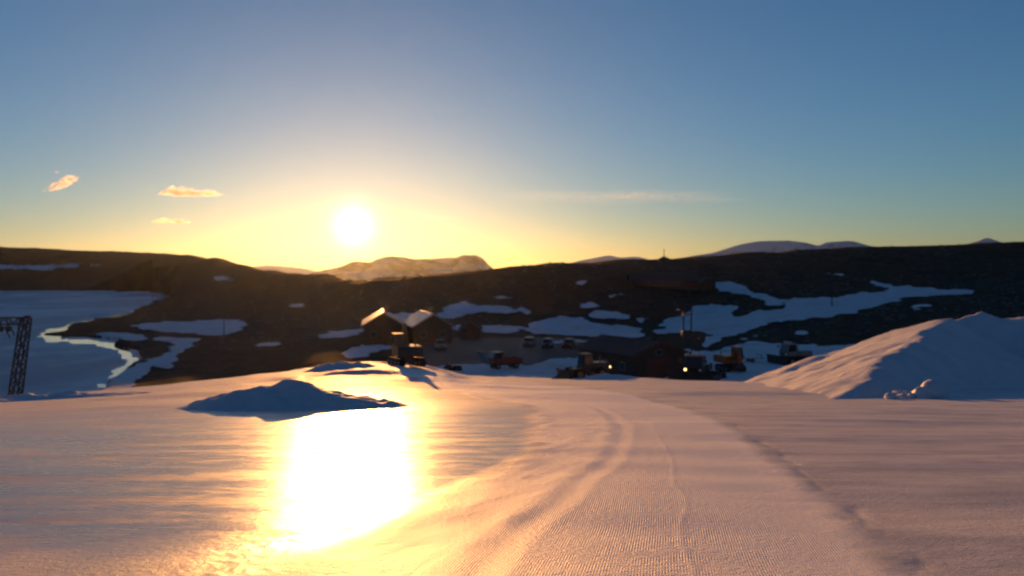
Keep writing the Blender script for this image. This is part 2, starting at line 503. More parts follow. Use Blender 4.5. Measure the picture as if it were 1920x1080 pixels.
def height(x, y, detail=True):
    x = np.asarray(x, float); y = np.asarray(y, float)
    r = np.hypot(x, y)
    th = np.arctan2(x, y)
    lim = 0.93
    thc = np.clip(th, -lim, lim)
    d = np.maximum(r * np.cos(thc), 1e-3)
    px = 960 + F * np.tan(thc)
    z = EYE - (table_row(px, d) - HOR) * np.maximum(d, 1.0) / F
    z = np.where(d < 1.0, -0.0875 * d, z)
    back = sstep(0.95, 1.75, np.abs(th))
    z = z * (1 - back) + back * (0.075 * r * sstep(0.0, 4.0, r) * 1.0)
    crest = np.interp(px, CREST_PX, CREST_D)
    if not detail:
        return z
    beyond = sstep(crest - 2, crest + 12, d)
    flat = sstep(98, 108, d) * (1 - sstep(168, 200, d)) * sstep(560, 760, px)
    rough = beyond * (1 - 0.92 * flat) * (1 - back)
    grow = np.clip(d / 300, 0.25, 1.3)
    z = z + rough * grow * (0.45 * fbm(x, y, 55, 3, 3) + 0.36 * fbm(x, y, 14, 4, 8))
    far = sstep(700, 1300, d) * (1 - back)
    z = z + far * 1.6 * fbm(x, y, 190, 3, 21)
    # foreground snow: long wind-packed waves, small hummocks near the brow
    fg = (1 - beyond)
    calm = sstep(0.5, -0.5, x - piste_left(np.clip(y, 0.5, 90)))
    z = z + fg * ((0.026 - 0.013 * calm) * fbm(x * 0.5 + y * 0.25, y * 1.2, 2.4, 3, 31, 0.36) + 0.05 * sstep(12, 40, d) * fbm(x * 0.5, y, 5.0, 3, 33))
    hum = sstep(38, 50, d) * (1 - beyond) * np.exp(-((px - 690) / 190.0) ** 2)
    z = z + hum * 0.26 * np.maximum(fbm(x, y * 0.8, 3.4, 3, 41), -0.4)
    # the groomed piste: two passes with a furrow between them and a soft berm on its sides
    yc = np.clip(y, 0.5, 90)
    pl, pr, pf = piste_left(yc), piste_right(yc), piste_furrow(yc)
    m = fg * (y > 0) * (1 - sstep(45, 60, y))
    wob = 0.06 * vnoise(y * 0.6, y * 0 + 2.0, 5)
    sf, sr, sl = x - pf + wob, x - pr + wob, x - pl + 2 * wob
    z = z + m * (-0.008 * np.exp(-(sf / 0.14) ** 2) + 0.006 * np.exp(-((sf + 0.27) / 0.16) ** 2) + 0.004 * np.exp(-((sf - 0.25) / 0.1) ** 2)
                 + 0.003 * np.exp(-((sr + 1.55) / 0.04) ** 2)
                 + 0.014 * np.exp(-(sr / 0.28) ** 2) * (0.8 + 0.5 * vnoise(x * 3, y * 3, 9))
                 - 0.014 * np.exp(-((sr - 0.28) / 0.10) ** 2) * np.maximum(0.2 + vnoise(x * 5, y * 3, 10), 0)
                 + 0.020 * np.exp(-(sl / 0.30) ** 2) * (0.8 + 0.7 * vnoise(x * 2, y * 2, 11))
                 + 0.0045 * sstep(0.0, -0.3, sf) * sstep(-0.2, 0.3, sl) * fbm(x * 1.3 - y * 0.5, y * 0.6, 0.45, 3, 12))
    # broken crust along the edge of the ice, bottom left
    cr = m * np.exp(-((sl + 0.7) / 0.5) ** 2) * sstep(9.5, 7, y)
    z = z + cr * 0.006 * fbm(x, y, 0.14, 2, 61)
    # lake basin
    near = (d > 100) & (d < 1000) & (px < 420)
    if near.any():
        xs, ys = x[near], y[near]
        jx = xs + 0.010 * d[near] * vnoise(xs / 14, ys / 14, 71)
        jy = ys + 0.02 * d[near] * vnoise(xs / 18, ys / 18, 72)
        ins = inside(jx, jy, LAKE)
        dist = poly_dist(jx, jy, LAKE)
        zi = LAKE_Z - 0.4 - np.minimum(dist * 0.06, 3.0)
        zo = np.maximum(z[near], LAKE_Z + 0.25 + np.minimum(dist * 0.045, 2.0))
        z[near] = np.where(ins, zi, zo)
    return z


def H(x, y):
    return float(height(np.array([x]), np.array([y]))[0])
def spot(px, d, dz=0.0):
    x = (px - 960) / F * d
    return (x, d, H(x, d) + dz)


# --------------- snow patches, outlined as they lie on the hillsides
PATCHES = [
    [(-60, 498), (0, 497), (150, 495), (190, 494), (205, 498), (150, 501), (100, 505), (0, 506), (-60, 506)],
    [(262, 523), (310, 524), (322, 530), (265, 530)],
    [(398, 517), (425, 518), (442, 523), (430, 528), (400, 527)],
    [(252, 612), (300, 604), (380, 600), (425, 598), (462, 604), (456, 620), (420, 628), (380, 626), (330, 622), (290, 619)],
    [(165, 632), (215, 621), (265, 628), (280, 633), (230, 640), (190, 638)],
    [(280, 633), (375, 634), (350, 652), (335, 670), (318, 690), (300, 687), (285, 682), (272, 698), (255, 715), (235, 730), (190, 760), (195, 735), (212, 712), (224, 699), (262, 680), (300, 666), (335, 645)],
    [(592, 629), (640, 622), (682, 615), (690, 621), (650, 631), (600, 634)],
    [(636, 668), (660, 651), (700, 645), (738, 645), (735, 653), (700, 663), (660, 673)],
    [(720, 587), (785, 588), (805, 593), (770, 601), (735, 599)],
    [(815, 590), (845, 571), (870, 566), (892, 572), (960, 576), (1002, 581), (990, 588), (950, 587), (905, 584), (875, 590), (850, 600), (825, 598)],
    [(896, 612), (930, 608), (972, 612), (966, 621), (925, 625), (900, 620)],
    [(980, 614), (1000, 604), (1050, 594), (1095, 596), (1110, 605), (1130, 609), (1180, 611), (1200, 617), (1212, 629), (1180, 634), (1120, 632), (1060, 629), (1000, 626)],
    [(1092, 579), (1130, 581), (1188, 592), (1182, 598), (1130, 595), (1100, 590)],
    [(1084, 569), (1120, 566), (1124, 573), (1088, 576)],
    [(1072, 528), (1104, 526), (1106, 532), (1074, 533)],
    [(1220, 628), (1245, 613), (1235, 600), (1285, 592), (1300, 576), (1340, 571), (1378, 574), (1387, 580), (1372, 588), (1380, 595), (1430, 584), (1468, 576), (1480, 560), (1560, 557), (1625, 550), (1668, 543),
     (1620, 528), (1650, 528), (1685, 538), (1750, 540), (1768, 545), (1830, 542), (1834, 549), (1770, 551), (1700, 558), (1640, 574), (1590, 588), (1540, 597), (1480, 599), (1440, 606), (1400, 618),
     (1380, 628), (1350, 637), (1325, 654), (1312, 642), (1330, 625), (1300, 620), (1260, 623)],
    [(1322, 530), (1375, 529), (1390, 538), (1412, 548), (1445, 556), (1472, 560), (1462, 570), (1432, 577), (1440, 566), (1400, 553), (1350, 545)],
    [(1535, 511), (1580, 510), (1585, 514), (1540, 515)],
    [(1488, 622), (1520, 621), (1515, 628), (1485, 629)],
    [(1245, 660), (1290, 652), (1330, 662), (1345, 655), (1400, 640), (1440, 643), (1560, 648), (1700, 636), (1720, 735), (770, 735), (790, 690), (830, 683), (1000, 684), (1040, 672), (1130, 664)],
    [(535, 571), (566, 569), (568, 574), (540, 576)],
    [(752, 611), (790, 607), (796, 613), (760, 617)],
    [(848, 618), (866, 606), (874, 610), (862, 622)],
    [(1000, 640), (1120, 636), (1135, 640), (1010, 644)],
    [(1195, 598), (1216, 592), (1222, 597), (1200, 604)],
    [(1140, 553), (1168, 551), (1170, 555), (1144, 557)],
    [(930, 556), (958, 553), (962, 557), (934, 560)],
    [(480, 645), (520, 640), (530, 645), (490, 650)],
    [(1370, 634), (1420, 630), (1430, 634), (1380, 639)],
    [(1700, 575), (1745, 570), (1750, 574), (1705, 580)],
]

# --------------- one sheet of ground, cut into the surfaces it is made of
def make_ground():
    px_d = np.arange(-130, 2051, 2.6)
    th_in = np.arctan((px_d - 960) / F)
    th_l = np.linspace(-math.pi, th_in[0], 62)[:-1]
    th_r = np.linspace(th_in[-1], math.pi, 62)[1:]
    th = np.concatenate([th_l, th_in, th_r])
    lg = lambda a, b, n: np.exp(np.linspace(math.log(a), math.log(b), n, endpoint=False))
    rr = np.concatenate([lg(0.05, 3.5, 10), lg(3.5, 60, 330), lg(60, 112, 90), lg(112, 182, 60), lg(182, 1300, 330), lg(1300, 4900, 24), [4900]])
    TH, R = np.meshgrid(th, rr)
    X, Y = R * np.sin(TH), R * np.cos(TH)
    Z = height(X.ravel(), Y.ravel()).reshape(X.shape)
    nr, nc = X.shape
    # smooth normals for the whole sheet, so that the cuts do not show
    Pm = np.stack([X, Y, Z], -1)
    du = np.gradient(Pm, axis=1); dv = np.gradient(Pm, axis=0)
    N = np.cross(du, dv); N /= np.linalg.norm(N, axis=-1, keepdims=True) + 1e-12
    N[N[..., 2] < 0] *= -1
    D = np.maximum(Y, 1e-3)
    PX = 960 + F * X / D
    PY = HOR + F * (EYE - Z) / D
    front = Y > 2
    crest = np.interp(PX, CREST_PX, CREST_D)
    crest = crest + 2.0 * vnoise(X / 4, Y / 4, 91)
    fgv = (Y < crest)
    # edge wobble for patch outlines
    jx = PX + 12 * fbm(X / D * 100, PY / 1.2, 1.6, 3, 101)
    jy = PY + 3.0 * fbm(X / D * 100, PY / 1.2, 2.3, 3, 111)
    cls = np.full(X.shape, 2, np.int32)          # hillside
    snow = np.zeros(X.shape)
    for k, poly in enumerate(PATCHES):
        m = inside(jx, jy, poly) & front & ~fgv & (Y > 75)
        if k == 19:
            m &= Y < 185
        cls[m] = 10 + k
        snow[m] = 1
    park = front & ~fgv & (Y > 119 + 2 * vnoise(X / 6, Y / 6, 95)) & (Y < 172) & (jx > 770) & (jx < 1195) & (snow < 0.5)
    cls[park & (cls == 2)] = 3
    Yc = np.clip(Y, 0.5, 90)
    s = X - piste_right(Yc)
    sl = X - piste_left(Yc) + 0.25 * vnoise(Y / 2.5, Y * 0, 96) + 0.10 * vnoise(X * 2, Y * 1.2, 98)
    groom = sstep(-0.22, 0.22, sl) * (1 - sstep(-0.15, 0.2, s + 0.12 * vnoise(X * 2, Y * 1.2, 99))) * (Y > 0.4) * (1 - sstep(48, 62, Y))
    cls[fgv] = 0
    cls[fgv & (groom > 0.5)] = 1
    snow[fgv] = 1
    ice = (1 - sstep(-0.5, 0.15, sl)) * sstep(-42, -16, -Y) * sstep(-26, -8, X) * (0.25 + 0.75 * sstep(6.4, 8.2, Y + 0.6 * vnoise(X * 1.5, Y * 1.5, 97)))* (Y > 0)
    # soften the snow margin a little so that the shader can break it up
    sm = snow.copy()
    for _ in range(7):
        q = np.pad(sm, 1, mode='edge')
        sm = (q[1:-1, 1:-1] * 2 + q[:-2, 1:-1] + q[2:, 1:-1] + q[1:-1, :-2] + q[1:-1, 2:]) / 6
    idx = np.arange(nr * nc).reshape(nr, nc)
    q = np.stack([idx[:-1, :-1], idx[:-1, 1:], idx[1:, 1:], idx[1:, :-1]], -1).reshape(-1, 4)
    fc = cls[:-1, :-1].reshape(-1)
    V = Pm.reshape(-1, 3); NN = N.reshape(-1, 3)
    A = dict(snow=sm.ravel(), ice=ice.ravel(), groom=groom.ravel(), lateral=s.ravel())
    def cut(name, sel, mat, keys, **kw):
        f = q[sel]
        if not len(f):
            return None
        u, inv = np.unique(f, return_inverse=True)
        o = mesh_from_arrays(name, V[u], inv.reshape(f.shape), mat, {k: A[k][u] for k in keys}, NN[u])
        return tag(o, kind='structure', **kw)
    sk = ('ice', 'groom', 'lateral')
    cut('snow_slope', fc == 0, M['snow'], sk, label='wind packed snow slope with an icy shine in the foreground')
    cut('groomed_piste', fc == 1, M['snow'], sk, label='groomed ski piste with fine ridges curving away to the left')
    cut('hillside', fc == 2, M['land'], ('snow',), label='dark stony hillside beyond the snow slope')
    cut('car_park', fc == 3, M['gravel'], ('snow',), label='dark gravel car park between the cabins and the snow slope')
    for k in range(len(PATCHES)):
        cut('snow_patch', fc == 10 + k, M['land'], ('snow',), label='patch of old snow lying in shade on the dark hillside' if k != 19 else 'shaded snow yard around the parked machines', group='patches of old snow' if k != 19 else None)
make_ground()


def make_lake():
    px = np.arange(-900, 360, 3.0)
    py = np.concatenate([np.arange(541.5, 600, 0.8), np.arange(600, 835, 1.6)])
    PX, PY = np.meshgrid(px, py)
    D = F * (EYE - LAKE_Z) / (PY - HOR)
    X = (PX - 960) / F * D
    V = np.stack([X, D, np.full(X.shape, LAKE_Z)], -1).reshape(-1, 3)
    idx = np.arange(X.size).reshape(X.shape)
    q = np.stack([idx[:-1, :-1], idx[1:, :-1], idx[1:, 1:], idx[:-1, 1:]], -1).reshape(-1, 4)
    jx = X + 0.010 * D * vnoise(X / 14, D / 14, 71)
    jy = D + 0.02 * D * vnoise(X / 18, D / 18, 72)
    ins = inside(jx, jy, LAKE)
    # open melt water follows the shore, in a lead of uneven width
    lead = [[(330, 550), (300, 572), (262, 585), (240, 594), (190, 606), (178, 600), (232, 588), (252, 580), (285, 568), (310, 554)],
            [(178, 606), (140, 613), (104, 627), (118, 636), (160, 634), (217, 641), (238, 654), (256, 680), (222, 702), (192, 708), (200, 698), (235, 679), (222, 664), (205, 650), (165, 643), (100, 642), (70, 632), (88, 618), (135, 606), (172, 601)],
            [(176, 720), (196, 720), (198, 726), (184, 727)]]
    wat = np.zeros(X.shape, bool)
    jpx = PX + 9 * fbm(X / 7, D / 16, 1.0, 4, 131); jpy = PY + 3.2 * fbm(X / 8, D / 14, 1.0, 4, 132)
    for p in lead:
        wat |= inside(jpx, jpy, p)
    fw = wat[:-1, :-1].ravel()
    for name, sel, mat, lab in (('frozen_lake', ~fw, M['ice'], 'frozen lake with blue grey ice below the slope'), ('melt_water', fw, M['water'], 'bright strip of open melt water along the lake shore')):
        f = q[sel][:, ::-1]
        u, inv = np.unique(f, return_inverse=True)
        o = mesh_from_arrays(name, V[u], inv.reshape(f.shape)[:, ::-1], mat)
        tag(o, lab, kind='structure')
make_lake()


# --------------- far mountains
def mountain(name, outline, d0, depth, mat, label, seed, rough=5):
    """outline: picture points of the skyline; the massif stands d0 metres off and is 2*depth deep"""
    xs = np.array([(p[0] - 960) / F * d0 for p in outline]); zs = np.array([EYE + (HOR - p[1]) / F * d0 for p in outline])
    n, m = 150, 40
    gx = np.linspace(xs[0], xs[-1], n); gy = np.linspace(-1, 1, m)
    ridge = pchip(xs, zs, gx)
    GX, GY = np.meshgrid(gx, gy)
    RZ = np.tile(ridge, (m, 1))
    base = -76.0
    prof = np.clip(1 - np.abs(GY) ** 1.5, 0, 1)
    Z = base + (RZ - base) * prof
    wig = fbm(GX, GY * depth, 300, 5, seed)
    Z = Z + rough * wig * np.abs(GY) ** 0.6 * 4 * prof + rough * 0.35 * fbm(GX, GY * depth, 110, 3, seed + 3)
    Yc = d0 + GY * depth + 35 * vnoise(GX / 400, GY * 2, seed + 5)
    V = np.stack([GX, Yc, Z], -1).reshape(-1, 3)
    idx = np.arange(n * m).reshape(m, n)
    q = np.stack([idx[:-1, :-1], idx[:-1, 1:], idx[1:, 1:], idx[1:, :-1]], -1).reshape(-1, 4)
    o = mesh_from_arrays(name, V, q, mat)
    tag(o, label, kind='structure')
mountain('mountain', [(430, 530), (475, 502), (510, 499), (550, 501), (590, 506), (660, 530)], 4200, 320, M['mtn_snow'], 'faint low mountain on the horizon left of the sun', 5)
mountain('mountain', [(560, 535), (590, 512), (640, 499), (665, 490), (690, 492), (705, 486), (728, 480), (752, 482), (775, 486), (830, 484), (855, 483), (870, 478), (890, 478), (905, 484), (917, 497), (925, 503), (960, 530)], 3100, 430, M['mtn'],
         'hazy flat topped mountain standing below the sun', 6)
mountain('mountain', [(1020, 520), (1075, 491), (1105, 484), (1145, 479), (1165, 482), (1190, 480), (1215, 486), (1235, 492), (1270, 515)], 4100, 380, M['mtn_snow'], 'low pale mountain behind the middle of the ridge', 7)
mountain('mountain', [(1200, 520), (1275, 484), (1330, 475), (1360, 467), (1395, 457), (1430, 452), (1470, 451), (1505, 454), (1535, 460), (1548, 455), (1575, 453), (1590, 452), (1620, 459), (1645, 465), (1720, 510)], 3600, 430, M['mtn_snow'],
         'broad snowy mountain with rounded top behind the right ridge', 8)
mountain('mountain', [(1760, 500), (1820, 456), (1838, 450), (1852, 445), (1865, 449), (1885, 456), (1940, 500)], 3900, 320, M['mtn_snow'], 'small pointed peak just showing above the right ridge', 9)

# --------------- air
hz = NT('haze')
pv = hz.n.new('ShaderNodeVolumePrincipled')
pv.inputs['Color'].default_value = (0.80, 0.92, 1.0, 1)
pv.inputs['Density'].default_value = 0.9e-5
pv.inputs['Anisotropy'].default_value = 0.82
hz.l.new(pv.outputs[0], hz.out.inputs['Volume'])
def closed_box(x0, x1, y0, y1, z0, z1):
    v = np.array([(x, y, z) for z in (z0, z1) for y in (y0, y1) for x in (x0, x1)], float)
    f = np.array([(0, 2, 3, 1), (4, 5, 7, 6), (0, 1, 5, 4), (2, 6, 7, 3), (0, 4, 6, 2), (1, 3, 7, 5)])
    return v, f
o = mesh_from_arrays('haze', *closed_box(-5000, 5000, -5000, 5000, -84, 160), hz.m, smooth=False)
tag(o, 'thin evening haze filling the valley air', kind='stuff')

# ------------------------------------------------------------------ mesh builder for things
class MB:
    def __init__(self): self.v, self.f = [], []
    def add(self, v, f):
        k = len(self.v); self.v += [tuple(p) for p in v]; self.f += [tuple(i + k for i in q) for q in f]
        return self
    def box(self, x0, x1, y0, y1, z0, z1, top=1.0, shift=(0, 0)):
        cx, cy = (x0 + x1) / 2, (y0 + y1) / 2
        v = []
        for z, k, s in ((z0, 1.0, (0, 0)), (z1, top, shift)):
            for x, y in ((x0, y0), (x1, y0), (x1, y1), (x0, y1)):
                v.append((cx + (x - cx) * k + s[0], cy + (y - cy) * k + s[1], z))
        return self.add(v, [(3, 2, 1, 0), (4, 5, 6, 7), (0, 1, 5, 4), (1, 2, 6, 5), (2, 3, 7, 6), (3, 0, 4, 7)])
    def prism(self, poly, y0, y1):
        """poly in x,z (counter-clockwise), pushed along y"""
        n = len(poly)
        v = [(x, y0, z) for x, z in poly] + [(x, y1, z) for x, z in poly]
        f = [tuple(range(n)), tuple(range(2 * n - 1, n - 1, -1))]
        f += [(i, i + n, (i + 1) % n + n, (i + 1) % n) for i in range(n)]
        return self.add(v, f)
    def bar(self, a, b, w, h=None):
        a, b = mathutils.Vector(a), mathutils.Vector(b)
        h = h or w
        d = (b - a).normalized()
        up = mathutils.Vector((0, 0, 1)) if abs(d.z) < 0.95 else mathutils.Vector((0, 1, 0))
        s = d.cross(up).normalized(); u = s.cross(d)
        v = []
        for p in (a, b):
            for i, j in ((-1, -1), (1, -1), (1, 1), (-1, 1)):
                v.append(p + s * (i * w / 2) + u * (j * h / 2))
        return self.add(v, [(3, 2, 1, 0), (4, 5, 6, 7), (0, 1, 5, 4), (1, 2, 6, 5), (2, 3, 7, 6), (3, 0, 4, 7)])
    def tube(self, a, b, r0, r1=None, n=10):
        a, b = mathutils.Vector(a), mathutils.Vector(b)
        r1 = r0 if r1 is None else r1
        d = (b - a).normalized()
        up = mathutils.Vector((0, 0, 1)) if abs(d.z) < 0.95 else mathutils.Vector((0, 1, 0))
        s = d.cross(up).normalized(); u = s.cross(d)
        v = []
        for p, r in ((a, r0), (b, r1)):
            for k in range(n):
                t = 2 * math.pi * k / n
                v.append(p + s * (r * math.cos(t)) + u * (r * math.sin(t)))
        f = [tuple(range(n - 1, -1, -1)), tuple(range(n, 2 * n))]
        f += [(i, (i + 1) % n, (i + 1) % n + n, i + n) for i in range(n)]
        return self.add(v, f)
    def build(self, name, mat, parent=None, bevel=0.0, smooth=False):
        me = bpy.data.meshes.new(name)
        me.from_pydata(self.v, [], self.f)
        import bmesh
        bm = bmesh.new(); bm.from_mesh(me)
        bmesh.ops.recalc_face_normals(bm, faces=bm.faces)
        if bevel:
            bmesh.ops.bevel(bm, geom=[e for e in bm.edges if len(e.link_faces) == 2 and e.calc_face_angle(0) > 0.5], offset=bevel, segments=2, affect='EDGES', clamp_overlap=True)
        bm.to_mesh(me); bm.free()
        if smooth:
            me.polygons.foreach_set('use_smooth', np.ones(len(me.polygons), bool))
        me.materials.append(M[mat])
        o = bpy.data.objects.new(name, me)
        COL.objects.link(o)
        o.parent = parent
        return o


def thing(name, loc, rotz, label, cat, group=None):
    o = bpy.data.objects.new(name, None)
    COL.objects.link(o)
    o.location = loc; o.rotation_euler = (0, 0, rotz)
    return tag(o, label, cat, group)
R = math.radians


def wheel(parent, x, y, z, r, w, rim='steel'):
    t = MB().tube((x, y - w / 2, z), (x, y + w / 2, z), r, n=18).build('wheel', 'rubber', parent, bevel=r * 0.12)
    MB().tube((x, y - w / 2 - 0.012, z), (x, y + w / 2 + 0.012, z), r * 0.55, n=14).build('rim', rim, t)


# ---- piles of snow
def pile_big():
    xs = np.arange(8, 62, 0.28); ys = np.arange(28, 86, 0.30)
    X, Y = np.meshgrid(xs, ys)
    G = height(X.ravel(), Y.ravel()).reshape(X.shape)
    wx = X + 0.5 * fbm(X, Y, 4, 3, 201); wy = Y + 0.5 * fbm(X, Y, 4, 3, 202)
    flank = 0.36 * (wx - (11.8 + (wy - 32) * 0.19))
    p = (wx - 11.5) * 0.527 + (wy - 32) * 0.85
    q = (wx - 11.5) * 0.85 - (wy - 32) * 0.527
    spur = 0.1287 * np.minimum(p, 41) - 0.55 * q
    face = 5.0 + 0.50 * (wy - 64.5)
    top = 4.75 + 0.45 * np.exp(-((X / Y - 0.53) / 0.018) ** 2) - 0.3 * np.exp(-((X / Y - 0.50) / 0.012) ** 2) + 0.30 * fbm(X, Y, 3.2, 4, 205)
    top = top - np.maximum(X - 50, 0) * 0.35
    back = 5.0 - 0.6 * (wy - 72)
    def smin(a, b, k):
        h = np.clip(0.5 + 0.5 * (b - a) / k, 0, 1)
        return b * (1 - h) + a * h - k * h * (1 - h)
    h = smin(smin(smin(flank, np.maximum(spur, face), 0.35), top, 0.5), back, 0.6)
    lumpy = np.where(flank < np.maximum(spur, face), 0.35, 1.0) * (np.maximum(fbm(X, Y, 1.6, 4, 207), 0) * 0.16 + 0.08 * fbm(X, Y, 0.8, 3, 208))
    groove = 0.10 * fbm((X * 0.9 + Y * 0.2), (Y * 0.15 - X * 0.15), 1.6, 3, 211)
    lit = flank < np.maximum(spur, face)
    h = h + np.clip(h, 0, 1) * (lumpy + np.where(lit, groove, 0))
    Z = G + np.maximum(h, -0.35)
    idx = np.arange(X.size).reshape(X.shape)
    q4 = np.stack([idx[:-1, :-1], idx[:-1, 1:], idx[1:, 1:], idx[1:, :-1]], -1)
    keep = (h[:-1, :-1] > -0.3) | (h[1:, 1:] > -0.3) | (h[1:, :-1] > -0.3) | (h[:-1, 1:] > -0.3)
    f = q4[keep]
    u, inv = np.unique(f, return_inverse=True)
    V = np.stack([X, Y, Z], -1).reshape(-1, 3)[u]
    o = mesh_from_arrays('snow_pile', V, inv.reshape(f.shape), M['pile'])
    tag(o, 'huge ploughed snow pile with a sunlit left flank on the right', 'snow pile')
pile_big()


def mound(px, d, a, b, hgt, skew, label, seed):
    cx = (px - 960) / F * d
    xs = np.linspace(-1.25, 1.25, 130); ys = np.linspace(-1.25, 1.25, 80)
    U, V = np.meshgrid(xs, ys)
    X = cx + U * a; Y = d + V * b
    G = height(X.ravel(), Y.ravel()).reshape(X.shape)
    r = np.sqrt((U + 0.15 * V) ** 2 + V ** 2)
    h = hgt * np.clip(1.03 - r ** 1.25, -0.12, 1) * (1 + skew * U * 0.35)
    h = h + np.clip(h + 0.08, 0, 0.3) * (0.26 * fbm(X, Y, 1.1, 3, seed) + 0.20 * fbm(X, Y, 0.45, 3, seed + 2))
    h = h - 0.16 * hgt * np.exp(-((U + 0.18 + 0.35 * V) / 0.07) ** 2) * (h > 0.1)
    Z = G + np.maximum(h, -0.06)
    idx = np.arange(X.size).reshape(X.shape)
    q4 = np.stack([idx[:-1, :-1], idx[:-1, 1:], idx[1:, 1:], idx[1:, :-1]], -1)
    keep = (h[:-1, :-1] > -0.05) | (h[1:, 1:] > -0.05)
    f = q4[keep]
    u, inv = np.unique(f, return_inverse=True)
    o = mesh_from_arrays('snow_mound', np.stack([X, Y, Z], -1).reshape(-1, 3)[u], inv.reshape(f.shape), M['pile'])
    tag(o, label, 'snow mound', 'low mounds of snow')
mound(545, 27.5, 3.5, 2.0, 0.68, -0.15, 'low shadowed snow mound on the left of the icy field', 301)
mound(40, 44, 6.5, 2.0, 0.35, 0.2, 'long flat snow bank near the lift pylon', 311)
mound(1135, 84, 3.2, 1.6, 0.45, 0.1, 'small bank of snow in front of the wheel loader', 321)
mound(640, 57, 2.6, 1.2, 0.45, 0.1, 'sunlit snow hummock beside the yellow excavator', 331)


def clod(x, y, s, seed, label):
    import bmesh
    bm = bmesh.new()
    bmesh.ops.create_icosphere(bm, subdivisions=3, radius=1.0)
    rnd = random.Random(seed)
    kx, ky, kz = rnd.uniform(0.8, 1.35), rnd.uniform(0.8, 1.2), rnd.uniform(0.65, 1.0)
    co = np.array([v.co[:] for v in bm.verts])
    k = 1 + 0.28 * fbm(co[:, 0] * 2 + seed, co[:, 1] * 2 + co[:, 2] * 1.7, 1.0, 3, seed)
    for v, kk in zip(bm.verts, k):
        v.co = (v.co.x * kx * kk * s, v.co.y * ky * kk * s, v.co.z * kz * kk * s)
    me = bpy.data.meshes.new('snow_clod'); bm.to_mesh(me); bm.free()
    me.polygons.foreach_set('use_smooth', np.ones(len(me.polygons), bool))
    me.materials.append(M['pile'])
    o = bpy.data.objects.new('snow_clod', me); COL.objects.link(o)
    o.location = (x, y, H(x, y) + s * 0.28); o.rotation_euler = (0, 0, rnd.uniform(0, 6))
    tag(o, label, 'snow clod', 'clods at the foot of the big snow pile')
_r = random.Random(4)
for k in range(17):
    u = k / 16
    px = 1672 + u * 100 + _r.uniform(-6, 6)
    d = 33.4 + _r.uniform(-0.8, 0.9) + 0.8 * u
    clod((px - 960) / F * d, d, _r.uniform(0.13, 0.26) + 0.22 * math.exp(-((u - 0.75) / 0.2) ** 2), 50 + k, {0: 'leftmost snow clod of the little heap before the big pile', 12: 'tallest snow clod of the little heap before the big pile', 16: 'rightmost snow clod of the little heap before the big pile'}.get(k, 'rough snow clod within the little heap before the big pile'))

# ---- lift pylon on the left: a steel portal of lattice masts
def lattice(parent, name, a, b, w0, w1, n, thick):
    a, b = mathutils.Vector(a), mathutils.Vector(b)
    mb = MB()
    d = (b - a).normalized()
    ref = mathutils.Vector((0, 1, 0))
    s = d.cross(ref).normalized(); u = s.cross(d).normalized()
    def corner(t, i, j):
        w = w0 + (w1 - w0) * t
        return a.lerp(b, t) + s * (i * w / 2) + u * (j * w / 2)
    cs = ((-1, -1), (1, -1), (1, 1), (-1, 1))
    for c in cs:
        mb.bar(corner(0, *c), corner(1, *c), thick * 1.5)
    for k in range(n):
        t0, t1 = k / n, (k + 1) / n
        for q in range(4):
            c0, c1 = cs[q], cs[(q + 1) % 4]
            if k % 2: c0, c1 = c1, c0
            mb.bar(corner(t0, *c0), corner(t1, *c1), thick)
            mb.bar(corner(t1, *cs[q]), corner(t1, *cs[(q + 1) % 4]), thick)
    return mb.build(name, 'dark_steel', parent)
x, y, z = spot(27, 60)
t = thing('lift_pylon', (x, y, z), 0, 'leaning steel lattice ski lift pylon at the left edge', 'pylon')
lattice(t, 'mast', (0, 0, -0.3), (0.78, 0, 5.35), 0.62, 0.5, 9, 0.055)
lattice(t, 'crossbeam', (0.95, 0, 5.12), (-6.4, 0, 5.12), 0.46, 0.46, 11, 0.05)
lattice(t, 'mast', (-5.9, 0, -0.3 + H(x - 5.9, y) - z), (-6.3, 0, 4.9), 0.62, 0.5, 9, 0.055)
for k, xx in enumerate((-0.25, -0.75, -1.25, -3.6, -4.1)):
    sh_ = MB().tube((xx, -0.34, 4.58), (xx, -0.26, 4.58), 0.2, n=16).build('sheave', 'dark_steel', t)
    MB().bar((xx, -0.3, 4.6), (xx, -0.3, 4.98), 0.07).build('hanger', 'dark_steel', sh_)
MB().bar((-1.5, -0.3, 4.72), (0.0, -0.3, 4.72), 0.06, 0.1).build('sheave_frame', 'dark_steel', t)
MB().bar((0.0, -0.3, 4.6), (0.16, -0.3, 4.15), 0.07).build('cable_catcher', 'dark_steel', t)
MB().bar((-0.35, -0.3, 4.4), (-0.1, -0.3, 3.98), 0.07).build('cable_catcher', 'dark_steel', t)
MB().box(-0.55, 0.55, -0.55, 0.55, -0.6, 0.06).build('footing', 'stone', t)
MB().box(0.72, 1.02, -0.12, 0.12, 5.3, 5.5).build('number_box', 'red', t)

